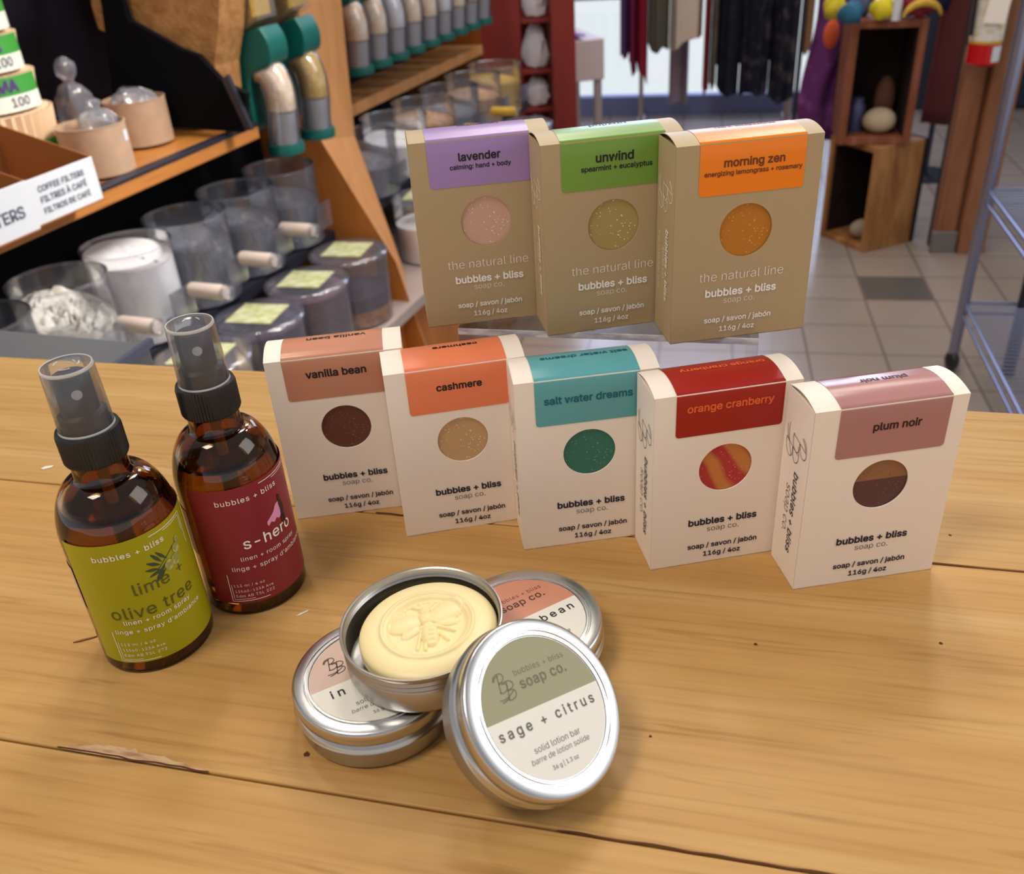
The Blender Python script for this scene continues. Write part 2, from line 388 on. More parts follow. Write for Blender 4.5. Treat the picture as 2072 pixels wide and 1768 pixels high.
WAX = Vector((cos(WR), sin(WR), 0)); WO = Vector((.692, 5.55, FZ))            # along the shop window wall
def wal(name, x0, x1, z0, z1, m, y0=0., y1=.10):
    return struct(MB().box(x0, x1, y0, y1, z0 - FZ, z1 - FZ).build(name, m, loc=WO, rotz=WR))
wal('wall_back', -3.0, -.24, FZ, 1.4, M['wall_paint'])
wal('wall_back_low', -.24, 1.62, FZ, FZ + .075, M['frame_blue'])
wr = wal('wall_right', 1.62, 3.2, FZ, 1.4, M['door_dark'])
win = thing('window_1', None, None, WO, WR); win['kind'] = 'structure'
MB().box(-.24, 1.62, .03, .036, .075, 2.2).build('glass_pane', M['glass'], win)
fr = MB()
fr.box(-.24, 1.62, .0, .06, .62, .65); fr.box(1.58, 1.62, 0, .06, .075, 2.2); fr.box(-.24, -.2, 0, .06, .075, 2.2)
fr.box(-.24, 1.62, 0, .08, .075, .105)
fr.build('window_frame', M['frame_blue'], win)
dr = thing('door_1', None, None, WO + WAX * 1.75, WR); dr['kind'] = 'structure'
MB().box(0, .9, -.05, -.005, 0.02, 2.1).build('door_leaf', M['door_dark'], dr)
MB().box(.06, .84, -.056, -.05, .95, 1.02).build('push_bar', M['dark_metal'], dr)

# ================================================================== the counter
ct = thing('wooden_counter', 'pale honey pine plank counter carrying all the soaps and tins', 'counter', (0, 0, 0), a15)
random.seed(3)
cm = MB()
for y0, y1 in ((-.30, .2115), (.2125, .3945), (.3955, .5555)):
    cm.box(-.66, 1.3, y0, y1, -.035, 0)
ctop = cm.build('counter_top', M['counter'], ct, bevel=.0008)
MB().box(-.64, 1.25, -.25, .50, FZ, -.035).build('counter_base', M['edge_wood'], ct)
def fleck(x, y, r, q=1.): kn = MB(); kn.add([(x + r * cos(i * pi / 5) * (1.8 if q > 1 else 1) * (1 + .25 * sin(3 * i)), y + r * sin(i * pi / 5) * (1 + .25 * cos(2 * i)), .0002) for i in range(10)], [tuple(range(10))]); kn.build('knot', M['crack'], ct, smooth=0)
for x, y, r in ((-.159, .228, .0013), (.022, .323, .0008), (.103, .337, .0008), (-.02, .262, .0006), (-.028, .393, .0018), (-.021, .389, .0012), (.12, .42, .0007), (.18, .3, .0007)): fleck(x, y, r, 1)
random.seed(5)
for x0, x1, yc in ((-.268, -.196, .2124), (-.19, -.13, .3955), (-.05, .05, .2120), (.1, .3, .3948)):
    pt = [(x0 + (x1 - x0) * i / 12, yc + random.uniform(-.0004, .0004)) for i in range(13)]
    ck = stroke(MB(), pt, .0008, lambda x, y: (x, y, .00025), smooth=3); ck.build('seam_crack', M['crack'], ct, smooth=0)

gq = random.Random(8); gv = []
for i in range(29):
    x = -.266 + .070 * i / 28; gv += [(x, .2120, .0002), (x, .2126 + .0048 * sin(pi * (i / 28) ** .7) * (1 + gq.uniform(-.22, .22)), .0002)]
MB().add(gv, [(2 * i, 2 * i + 2, 2 * i + 3, 2 * i + 1) for i in range(28)]).build('gouge', mat('torn_wood', L(200, 164, 124), .7, noise=((60, 300, 60), L(160, 114, 80), .45, .66)), ct, smooth=0)
# ================================================================== soap boxes
BW, BD, BH, BULGE = .07178, .0278, .100, .0026
def top_z(d): t = d / BD * 2 - 1; return BH + BULGE * (1 - t * t)
def soap_box(key, label, x, y, yaw, z0, card, ink, stick_col, st, name, name_span, name_y, name_ink, sub=None, natural=False, top_span=None, rough=.3):
    g = 'kraft soap boxes on the clear riser' if natural else 'white soap boxes in the front row'
    t = thing('soap_box', label, 'soap box', (x, y, z0), yaw, g)
    c = MB(); n = 64
    cx, cz, r = .0364, .0568, .01335
    # front panel with its round window
    ring = [(cx + r * cos(2 * pi * i / n), cz + r * sin(2 * pi * i / n)) for i in range(n)]
    out = []
    for i in range(n):
        a = 2 * pi * i / n; dx, dz = cos(a), sin(a)
        k = min(((BW - cx) / dx if dx > 1e-9 else (-cx / dx if dx < -1e-9 else 9)), ((BH - cz) / dz if dz > 1e-9 else (-cz / dz if dz < -1e-9 else 9)))
        out.append((cx + dx * k, cz + dz * k))
    vs = [(a, 0, b) for a, b in ring] + [(a, 0, b) for a, b in out] + [(a, .0007, b) for a, b in ring] + [(0, 0, 0), (BW, 0, 0), (BW, 0, BH), (0, 0, BH)]
    fs = [(i, (i + 1) % n, n + (i + 1) % n, n + i) for i in range(n)] + [(i, 2 * n + i, 2 * n + (i + 1) % n, (i + 1) % n) for i in range(n)]
    for k, (qx, qz) in enumerate(((0, 0), (BW, 0), (BW, BH), (0, BH))):
        for i in range(n):
            p, q = out[i], out[(i + 1) % n]
            if (abs(p[0] - qx) < 1e-6) != (abs(q[0] - qx) < 1e-6) and (abs(p[1] - qz) < 1e-6) != (abs(q[1] - qz) < 1e-6) and abs(p[0] - qx) < .03 and abs(q[0] - qx) < .03 and abs(p[1] - qz) < .03 and abs(q[1] - qz) < .03:
                fs.append((n + i, n + (i + 1) % n, 3 * n + k))
    c.add(vs, fs)
    e = .0004
    c.box(0, e, e, BD - e, 0, BH - .0002); c.box(BW - e, BW, e, BD - e, 0, BH - .0002)       # side walls
    c.box(0, BW, BD - e, BD, 0, BH); c.box(0, BW, 0, BD, 0, e)                               # back, bottom
    c.box(e, .022, .002, BD - .002, BH - .0012, BH - .0008); c.box(BW - .022, BW - e, .002, BD - .002, BH - .0012, BH - .0008)   # dust flaps
    body = c.build('carton', card, t, smooth=0)
    lid = MB().grid(lambda u, v: (u * BW, v * BD, top_z(v * BD)), 2, 14)
    lid.grid(lambda u, v: (u * BW, v * BD, top_z(v * BD) - e), 2, 14)
    for xx in (0, BW):
        lid.add([p for v in range(15) for p in ((xx, v / 14 * BD, top_z(v / 14 * BD)), (xx, v / 14 * BD, top_z(v / 14 * BD) - e))], [(2 * k, 2 * k + 1, 2 * k + 3, 2 * k + 2) for k in range(14)])
    lid.build('lid_flap', card, t, smooth=40)
    # wrap label: front drop, over the top, a little down the back
    sL, sR, sB = st
    h = .00018
    prof = [(-h, BH - (BH - sB) * k / 3) for k in (3, 2, 1)] + [(-h, BH - .0012), (0.0003, BH + h + .0004)]
    prof += [(BD * k / 12, top_z(BD * k / 12) + h) for k in range(1, 13)] + [(BD + h, BH - .001), (BD + h, BH - .02)]
    rc = .0016
    lb = MB()
    pr2 = [(-h, sB, rc), (-h, sB + rc * .3, rc * .29), (-h, sB + rc, 0)] + [(a, b, 0) for a, b in prof[1:]]
    lb.add([p for a, b, q in pr2 for p in ((sL + q, a, b), (sR - q, a, b))], [(2 * k, 2 * k + 1, 2 * k + 3, 2 * k + 2) for k in range(len(pr2) - 1)])
    lab = lb.build('label', mat('wrap_label', stick_col, rough, spec=.5), t, smooth=80)
    fn = lambda a, b: (a, -.0003, b)
    lt = MB(); write(lt, name, *name_span, name_y, fn, .032)
    if sub: write(lt, sub[0], sub[1], sub[2], sub[3], fn, .026)
    ts = top_span or (name_span[0] + .5 * .012, name_span[1])
    wd = (name_span[1] - name_span[0]); mid = (sL + sR) / 2 + .002
    write(lt, name, -(mid + wd * .5), -(mid - wd * .5), -.0195, lambda a, b: (-a, -b, top_z(-b) + .0003), .032, aspect=.9)
    lt.build('lettering', name_ink, lab, smooth=0)
    # print on the carton
    k = MB()
    if natural:
        write(k, 'the natural line', .0139, .0575, .0322, fn, -.012)
        x0, x1 = .0175, .0543
        write(k, 'bubbles + bliss', x0, x1, .0239, fn, .034); write(k, 'soap co.', .0272, .0434, .0198, fn, -.012)
        write(k, 'soap / savon / jabón', .0175, .0528, .0097, fn, .026); write(k, '116g / 4oz', .0258, .0443, .0043, fn, .026)
    else:
        write(k, 'bubbles + bliss', .0191, .0544, .0243, fn, .034); write(k, 'soap co.', .0288, .0455, .0197, fn, -.008)
        write(k, 'soap / savon / jabón', .0192, .0557, .0096, fn, .026); write(k, '116g / 4oz', .0277, .0472, .0041, fn, .026)
    side = lambda a, b: (-.0003, b, a)          # a = height, b = depth; text runs downward, letters' tops towards the front
    sd = lambda a, b: (-.0003, .0278 - b, .1 - a)
    monogram(k, .0170, .0345, .0020, .0245, .00032, lambda a, b: sd(a, b))
    if natural:
        write(k, 'bubbles + bliss', .0425, .0800, .0160, sd, .022, shear=.12); write(k, 'soap co.', .0525, .0700, .0118, sd, -.012, shear=.12); write(k, 'the natural line', .0465, .0770, .0042, sd, -.016, shear=.12)
    else:
        write(k, 'bubbles + bliss', .0385, .0845, .0150, sd, .006, shear=.12); write(k, 'soap co.', .0485, .0760, .0088, sd, -.012, shear=.12)
    k.build('lettering', ink, body, smooth=0)
    return t

def soap_mat(name, c1, speck=(.85, .75, .68), swirl=None):
    m = mat(name, c1, .55, bump=((260, 260, 260), .25, .0006)); n = m.node_tree; b = n.nodes['Principled BSDF']
    tc = n.nodes.new('ShaderNodeTexCoord')
    vo = n.nodes.new('ShaderNodeTexVoronoi'); vo.inputs['Scale'].default_value = 560; n.links.new(tc.outputs['Object'], vo.inputs['Vector'])
    nz = n.nodes.new('ShaderNodeTexNoise'); nz.inputs['Scale'].default_value = 90; n.links.new(tc.outputs['Object'], nz.inputs['Vector'])
    lt = n.nodes.new('ShaderNodeMath'); lt.operation = 'LESS_THAN'; lt.inputs[1].default_value = .20; n.links.new(vo.outputs['Distance'], lt.inputs[0])
    gt = n.nodes.new('ShaderNodeMath'); gt.operation = 'GREATER_THAN'; gt.inputs[1].default_value = .50; n.links.new(nz.outputs['Fac'], gt.inputs[0])
    mu = n.nodes.new('ShaderNodeMath'); mu.operation = 'MULTIPLY'; n.links.new(lt.outputs[0], mu.inputs[0]); n.links.new(gt.outputs[0], mu.inputs[1])
    mx = n.nodes.new('ShaderNodeMix'); mx.data_type = 'RGBA'; n.links.new(mu.outputs[0], mx.inputs[0]); mx.inputs[6].default_value = (*c1, 1); mx.inputs[7].default_value = (*speck, 1)
    if swirl == 'marble':
        mp = n.nodes.new('ShaderNodeMapping'); mp.inputs['Rotation'].default_value = (0, radians(38), 0); mp.inputs['Location'].default_value = (.004, 0, .004)
        n.links.new(tc.outputs['Object'], mp.inputs[0])
        wv = n.nodes.new('ShaderNodeTexWave'); wv.inputs['Scale'].default_value = 22; wv.inputs['Distortion'].default_value = 5.5; wv.inputs['Detail'].default_value = 2; n.links.new(mp.outputs[0], wv.inputs['Vector'])
        r = n.nodes.new('ShaderNodeValToRGB'); r.color_ramp.elements[0].color = (*L(186, 52, 52), 1); r.color_ramp.elements[1].color = (*L(206, 128, 62), 1); r.color_ramp.elements[0].position = .25; r.color_ramp.elements[1].position = .8
        n.links.new(wv.outputs['Fac'], r.inputs[0]); n.links.new(r.outputs[0], mx.inputs[6])
    if swirl == 'layer':
        sp = n.nodes.new('ShaderNodeSeparateXYZ'); n.links.new(tc.outputs['Object'], sp.inputs[0])
        g2 = n.nodes.new('ShaderNodeMath'); g2.operation = 'GREATER_THAN'; g2.inputs[1].default_value = .0128; n.links.new(sp.outputs['Z'], g2.inputs[0])
        m2 = n.nodes.new('ShaderNodeMix'); m2.data_type = 'RGBA'; m2.inputs[6].default_value = (*c1, 1); m2.inputs[7].default_value = (*L(150, 104, 70), 1)
        n.links.new(g2.outputs[0], m2.inputs[0]); n.links.new(m2.outputs[2], mx.inputs[6])
    n.links.new(mx.outputs[2], b.inputs['Base Color'])
    return m
def soap_bar(label, x, y, yaw, z0, m):
    b = MB().box(-.033, .033, -.0115, .0115, -.046, .046 - .003)
    o = b.build('soap_bar', m, smooth=40, bevel=.003)
    o.location = Vector((x, y, z0)) + Matrix.Rotation(yaw, 3, 'Z') @ Vector((BW / 2, .0010 + .0115, .0465)); o.rotation_euler = (0, 0, yaw)
    return tag(o, label, 'soap', 'soap bars showing through the round box windows')

RZ = .096
D = radians
BOXES = [
 # key, x, y, yaw, natural, label, label colour, sticker(l,r,bottom), name, span, baseline, ink, sub, soap colour
 ('lavender', -.0417, .4684, 6.6, 1, 'kraft soap box with lilac label, leftmost on the clear riser', L(158, 128, 182), (.0088, .0615, .0763), (.0247, .0460), .0893, 'ink_black', ('calming: hand + body', .0199, .0512, .0852), soap_mat('soap_pink', L(206, 164, 142))),
 ('unwind', .0230, .4468, 8.6, 1, 'kraft soap box with green label, middle box on the clear riser', L(112, 152, 56), (.0100, .0628, .0760), (.0276, .0465), .0893, 'ink_black', ('spearmint + eucalyptus', .0200, .0562, .0852), soap_mat('soap_olive', L(172, 148, 86))),
 ('morning zen', .0848, .4266, 6.9, 1, 'kraft soap box with bright orange label on the clear riser', L(244, 130, 12), (.0115, .0633, .0755), (.0234, .0530), .0887, 'brown', ('energizing lemongrass + rosemary', .0139, .0620, .0848), soap_mat('soap_amber', L(186, 116, 24), L(214, 170, 90))),
 ('vanilla bean', -.1257, .4294, 5.8, 0, 'white soap box with brown label behind the red spray bottle', L(200, 136, 108), (.0089, .0620, .0758), (.0203, .0516), .0886, 'ink_black', None, soap_mat('soap_brown', L(104, 58, 44), L(150, 100, 84))),
 ('cashmere', -.0617, .4059, 8.5, 0, 'white soap box with coral orange label, second in the front row', L(240, 132, 88), (.0108, .0624, .0749), (.0257, .0487), .0873, 'ink_black', None, soap_mat('soap_cream', L(204, 164, 116))),
 ('salt water dreams', .0023, .3871, 5.6, 0, 'white soap box with turquoise label, middle of front row', L(96, 168, 172), (.0099, .0620, .0748), (.0145, .0583), .0868, 'teal', None, soap_mat('soap_teal', L(52, 118, 98), L(110, 164, 142))),
 ('orange cranberry', .0660, .3634, 7.7, 0, 'white soap box with dark red label in front row', L(164, 30, 22), (.0105, .0630, .0772), (.0159, .0578), .0903, 'orange', None, soap_mat('soap_marble', L(190, 60, 50), L(226, 130, 110), 'marble')),
 ('plum noir', .1324, .3413, 6.4, 0, 'white soap box with dusty mauve label at right end of row', L(178, 126, 122), (.0118, .0638, .0739), (.0282, .0507), .0870, 'plum', None, soap_mat('soap_plum', L(92, 58, 56), L(122, 84, 78), 'layer')),
]
M['brown'] = mat('brown_ink', L(110, 52, 10), .5); M['teal'] = mat('teal_ink', L(10, 100, 118), .5)
M['orange'] = mat('orange_ink', L(240, 104, 50), .5); M['plum'] = mat('plum_ink', L(50, 14, 22), .5)
SOAPS = {'lavender': 'pale pink soap bar seen through window of the lilac-labelled box', 'unwind': 'olive tan soap bar seen through window of the green-labelled box',
 'morning zen': 'amber orange soap bar seen through window of the orange-labelled kraft box', 'vanilla bean': 'dark brown soap bar seen through window of the brown-labelled box',
 'cashmere': 'cream tan soap bar seen through window of the coral-labelled box', 'salt water dreams': 'deep teal soap bar seen through window of the turquoise-labelled box',
 'orange cranberry': 'red and orange marbled soap bar inside the dark-red-labelled box', 'plum noir': 'two-tone plum brown soap bar inside the mauve-labelled box'}
for nm, x, y, yaw, nat, lab, colr, st, sp, ny, ink, sub, sm in BOXES:
    z0 = RZ if nat else 0.0
    soap_box(nm, lab, x, y, D(yaw), z0 + .0001, M['kraft_card'] if nat else M['white_card'], M['ink_white'] if nat else M['ink_navy'], colr, st, nm, sp, ny, M[ink], sub, bool(nat),
             rough=.16 if nm in ('plum noir', 'vanilla bean') else .3)
    soap_bar(SOAPS[nm], x, y, D(yaw), z0 + .0001, sm)

# clear riser
rs = thing('acrylic_riser', 'clear acrylic riser shelf holding up the three kraft soap boxes', 'display riser', (-.0255, .4655, 0), radians(-14))
MB().box(0, .161, 0, .075, RZ - .0035, RZ).build('top_panel', M['acrylic'], rs, smooth=0)
for x0 in (0, .1575):
    MB().box(x0, x0 + .0035, 0, .075, 0, RZ - .0035).build('leg', M['acrylic'], rs, smooth=0)
MB().box(.0, .161, -.0006, 0, RZ - .0035, RZ).build('front_edge', M['acrylic_edge'], rs, smooth=0)

# ================================================================== spray bottles
def spray_bottle(label, x, y, R, lab_rng, back_rng, lab_col, art, seed):
    base_ang = atan2(-y, -x)
    t = thing('spray_bottle', label, 'spray bottle', (x, y, 0), base_ang, 'amber spray bottles')
    k = R / .0255
    outer = [(0, .0015), (R * .70, .0012), (R * .80, .0), (R * .97, .0), (R * .995, .0006), (R, .0018), (R, .070)]
    for i in range(1, 11):                       # round shoulder
        a = i / 10 * pi / 2
        outer.append((R - (R - .0128) * (1 - cos(a)) ** .9 * 1.0, .070 + .0255 * sin(a)))
    outer += [(.0119, .0975), (.0117, .1055), (.0117, .112)]
    lvl = .0805
    inner = [(.0098, .112), (.0100, .098)]
    for i in range(10, 3, -1):
        a = i / 10 * pi / 2; inner.append((max(R - (R - .0128) * (1 - cos(a)) ** .9 - .0022, .01), .070 + .0255 * sin(a) - .0018))
    rr = R - (R - .0128) * (1 - cos(pi / 2 * .45)) ** .9 - .0022
    inner += [(rr, lvl), (0, lvl)]
    b = MB().lathe(outer + inner, 72).build('glass_body', M['amber'], t, smooth=50)
    MB().lathe([(0, .005), (R - .005, .005), (R - .0026, .008), (R - .0026, .069), (rr - .0004, lvl - .0003), (0, lvl - .0003)], 56).build('liquid', M['liquid'], t, smooth=50)
    MB().tube([(0, 0, .020), (0, 0, .112)], .0026, 12).build('dip_tube', M['dip'], t)
    # collar with ribs
    c = MB(); n = 120; vs = []; prof = [(.0105, .1045), (.0131, .1045), (.0136, .1055), (.0136, .1175), (.0130, .1192), (.0105, .1195)]
    for j, (r, z) in enumerate(prof):
        for i in range(n):
            q = r - (.00045 if (i % 2 and j in (2, 3)) else 0); vs.append((q * cos(2 * pi * i / n), q * sin(2 * pi * i / n), z))
    c.add(vs, [(j * n + i, j * n + (i + 1) % n, ((j + 1) % len(prof)) * n + (i + 1) % n, ((j + 1) % len(prof)) * n + i) for j in range(len(prof)) for i in range(n)])
    c.build('collar', M['black_plastic'], t, smooth=20)
    # pump under the clear cap
    p = MB().lathe([(0, .119), (.0098, .119), (.0098, .1262), (.0078, .1275), (.0076, .1425), (.0068, .144), (0, .144)], 48)
    ph = p.build('pump_head', M['pump'], t, smooth=40)
    nz = MB(); a0 = radians(2)
    for rr_, yy in ((.0022, 0),):
        f = lambda u, v: ((.0080 + .0) * cos(a0 + u / .0080), (.0080) * sin(a0 + u / .0080), .1375 + v)
        nz.add([f(rr_ * cos(2 * pi * i / 24), rr_ * sin(2 * pi * i / 24)) for i in range(24)] + [f(0, 0)], [(i, (i + 1) % 24, 24) for i in range(24)])
    nz.build('nozzle', M['pump_dot'], ph, smooth=0)
    cp = MB().lathe([(.0114, .119), (.0107, .1462), (.0100, .1480), (.0, .1484)], 56)
    cap = cp.build('overcap', M['overcap'], t, smooth=50)
    rim = MB().lathe([(.01045, .1467), (.0107, .1472), (.0103, .1482), (.0098, .1481), (.01045, .1467)], 56)
    for i in range(5):
        q = random.Random(seed + i); a = q.uniform(0, 6); r0 = q.uniform(.001, .006)
        rim.tube([(r0 * cos(a + w_) + .0, r0 * sin(a + w_), .1486) for w_ in (0, .25, .5, .75)], .00028, 5)
    rim.build('cap_rim', M['overcap_rim'], cap, smooth=50)
    rim2 = MB().lathe([(.01145, .1190), (.0117, .1195), (.0114, .1203), (.01145, .1190)], 56); rim2.build('cap_lip', M['overcap_rim'], cap, smooth=50)
    # labels
    h = .00025
    F = lambda x_, z_, hh=h: ((R + hh) * cos(x_ / R), (R + hh) * sin(x_ / R), z_)
    lo, hi = radians(lab_rng[0]) * R, radians(lab_rng[1]) * R
    lm = MB().grid(lambda u, v: F(lo + (hi - lo) * u, lab_rng[2] + (lab_rng[3] - lab_rng[2]) * v), 60, 4)
    lab = lm.build('label', mat('paper_label', lab_col, .32), t, smooth=60)
    bl = MB(); b0, b1 = radians(back_rng[0]) * R, radians(back_rng[1]) * R
    bl.grid(lambda u, v: F(b0 + (b1 - b0) * u, back_rng[2] + (back_rng[3] - back_rng[2]) * v), 16, 2)
    bl.build('back_label', mat('back_label', L(205, 180, 172), .4), t, smooth=60)
    art(lab, lambda deg, z_: F(radians(deg) * R, z_ / 1000, .0004), R)
    return t
def deg_fn(R): return lambda x_, y_: None
def lime_art(lab, F, R):
    q = radians(1) * R * 1000                    # mm of arc per degree
    G = lambda a, z: F(a / q, z)                 # x in mm along the arc
    m = MB(); w = lambda s, a, b, z, wt=0., sp=1., **k: write(m, s, a * q, b * q, z, G, wt, sp, **k)
    w('bubbles + bliss', -36.6, 32.2, 66.5, .012, 1.12)
    w('linen + room spray', -28.5, 41, 30.2, .008, 1.08); w('linge + spray d’ambiance', -40, 53, 25.0, .008, 1.08)
    w('113 ml / 4 oz', -39.5, -5.5, 17.8, 0, 1.12); w('13560-123A Ave', -39.5, 2, 14.3, 0, 1.08); w('Edm AB T5L 2Z2', -39.5, 2.4, 11.1, 0, 1.08)
    st = lambda p, wd=.35: stroke(m, [(a * q, z) for a, z in p], wd, G, smooth=0)
    seg = lambda p: [(p[i][0] + (p[i + 1][0] - p[i][0]) * k / 6, p[i][1] + (p[i + 1][1] - p[i][1]) * k / 6) for i in range(len(p) - 1) for k in range(6)] + [p[-1]]
    st(seg([(-44.5, 26)] + [(-44.5, 8.4), (-5, 8.4)])); st(seg([(-42, 20), (-42, 9.4), (-22, 9.4)]), .25)
    st(seg([(18.8, 72.3), (63, 72.3), (63, 55)])); st(seg([(34, 71.2), (60.5, 71.2), (60.5, 63)]), .25)
    m.build('lettering', M['ink_white'], lab, smooth=0)
    d = MB(); write(d, 'lime', -9.8 * q, 26.3 * q, 45.6, G, .006, 1.05); write(d, '+', 36 * q, 44 * q, 46.4, G); write(d, 'olive tree', -38 * q, 49 * q, 33.6, G, .006, 1.06)
    d.build('lettering', mat('olive_ink', L(92, 92, 30), .5), lab, smooth=0)
    o = MB()
    for a0, z0, a1, z1, wd in ((20, 54.5, 6, 56.5, 1.6), (22, 56, 9, 60, 1.7), (24, 57, 15, 63.5, 1.6), (24, 54, 8, 52.5, 1.6), (26, 53, 13, 48.5, 1.8), (30, 57, 20, 63.5, 1.4), (28, 56, 14, 50, 1.5)):
        dx, dz = (a1 - a0) * q, z1 - z0; l = sqrt(dx * dx + dz * dz); nx, nz = -dz / l * wd / 2, dx / l * wd / 2
        blob(o, [(a0 * q, z0), (a0 * q + dx * .5 + nx, z0 + dz * .5 + nz), (a1 * q, z1), (a0 * q + dx * .5 - nx, z0 + dz * .5 - nz)], G, smooth=5)
    stroke(o, [(14 * q, 53), (26 * q, 57), (40 * q, 61)], .4, G, smooth=6)
    o.build('olive_leaf', mat('leaf_print', L(62, 74, 50), .5), lab, smooth=0)
    v = MB()
    for a0, z0, rx, rz in ((30, 53.6, 2.2, 2.7), (39, 54.0, 2.4, 2.9), (43, 59, 2.1, 2.5), (47, 62.5, 1.5, 1.6)):
        blob(v, [(a0 * q + rx * cos(i * pi / 6), z0 + rz * sin(i * pi / 6)) for i in range(12)], lambda x_, y_: [c_ * (1 + .002 * 0) for c_ in F(x_ / q, y_)], smooth=2)
    ov = v.build('olive_fruit', mat('olive_print', L(150, 152, 74), .5, noise=((300, 300, 300), L(190, 190, 120), .45, .6)), lab, smooth=0)
    ov.scale = (1.006, 1.006, 1)
def hero_art(lab, F, R):
    q = radians(1) * R * 1000; G = lambda a, z: F(a / q, z)
    m = MB(); w = lambda s, a, b, z, wt=0., sp=1., **k: write(m, s, a * q, b * q, z, G, wt, sp, **k)
    w('bubbles + bliss', -22.4, 47.8, 66.6, .006, 1.12); w('s-hero', -4.5, 57, 40.5, .01, 1.04)
    w('linen + room spray', -10.8, 59.5, 33.8, .004, 1.08); w('linge + spray d’ambiance', -22.8, 77, 28.2, .004, 1.08)
    w('113 ml / 4 oz', -26.2, 7.6, 18.5, -.005, 1.12); w('13560-123A Ave', -26.2, 16, 15.0, -.005, 1.08); w('Edm AB T5L 2Z2', -26.2, 16.2, 12.0, -.005, 1.08)
    seg = lambda p: [(p[i][0] + (p[i + 1][0] - p[i][0]) * k / 6, p[i][1] + (p[i + 1][1] - p[i][1]) * k / 6) for i in range(len(p) - 1) for k in range(6)] + [p[-1]]
    st = lambda p, wd=.35: stroke(m, [(a * q, z) for a, z in p], wd, G, smooth=0)
    st(seg([(-30.5, 26.2), (-31.5, 9.6), (10, 9.6)])); st(seg([(-28.6, 20), (-28.8, 10.8), (-6, 10.8)]), .25)
    st(seg([(26.5, 73), (82, 73), (84, 52)])); st(seg([(44, 71.8), (76, 71.8)]), .25)
    m.build('lettering', M['ink_white'], lab, smooth=0)
    c = MB(); X = lambda p: [(a * q, z) for a, z in p]
    blob(c, X([(46, 57.5), (41, 57), (36, 54), (30, 52), (26, 50.5), (27, 48.2), (31, 49.6), (35, 48.4), (39, 49.8), (43, 48.6), (47, 51)]), G, smooth=3)
    c.build('cape_print', mat('pink_ink', L(232, 150, 190), .5), lab, smooth=0)
    f = MB()
    H = lambda a, z: [v_ * 1 for v_ in F(a / q, z)]
    blob(f, X([(46, 60.4), (48.5, 61), (50, 59.8), (49.5, 58), (51.5, 56.5), (53, 53), (51.5, 50.5), (52, 46.5), (51.5, 43.2), (50, 43.2), (49.6, 47), (48.6, 50), (47.5, 47.5), (47.4, 44.4), (46, 44.4), (46, 49), (46.6, 53), (45.6, 56), (46.2, 58.2)]), H, smooth=2)
    fo = f.build('figure_print', mat('dark_print', L(44, 40, 34), .5), lab, smooth=0); fo.scale = (1.006, 1.006, 1)
random.seed(11)
spray_bottle('amber spray bottle with lime green label, front left', -.1793, .3411, .0259, (-69, 112, .0072, .0748), (-124, -74.5, .034, .058), L(164, 156, 18), lime_art, 1)
spray_bottle('amber spray bottle with dark red label behind the green-labelled one', -.1381, .3759, .0252, (-53, 120, .0080, .0750), (-118, -66, .034, .060), L(136, 36, 48), hero_art, 9)

# ================================================================== tins
def disc_frame(C, nrm, e1):
    n = Vector(nrm).normalized(); a = Vector(e1); a = (a - n * a.dot(n)).normalized(); b = n.cross(a)
    return Matrix(((a.x, b.x, n.x, C[0]), (a.y, b.y, n.y, C[1]), (a.z, b.z, n.z, C[2]), (0, 0, 0, 1)))
TH = .021
def tin_base_profile(h, R=.0343):
    return [(0, .0004), (R - .004, .0004), (R - .0032, 0), (R - .0012, 0), (R - .0003, .0008), (R, .0022), (R, h * .55), (R - .0005, h * .60), (R, h * .65), (R - .0005, h * .72), (R, h * .77), (R - .0005, h * .84), (R, h * .89), (R + .0004, h - .0007), (R + .0003, h - .0001), (R - .0002, h), (R - .0008, h - .0004),
            (R - .0010, h * .90), (R - .0016, h * .86), (R - .0010, h * .82), (R - .0016, h * .77), (R - .0010, h * .72), (R - .0012, h * .6), (R - .0012, .0025), (R - .003, .0010), (0, .0010)]
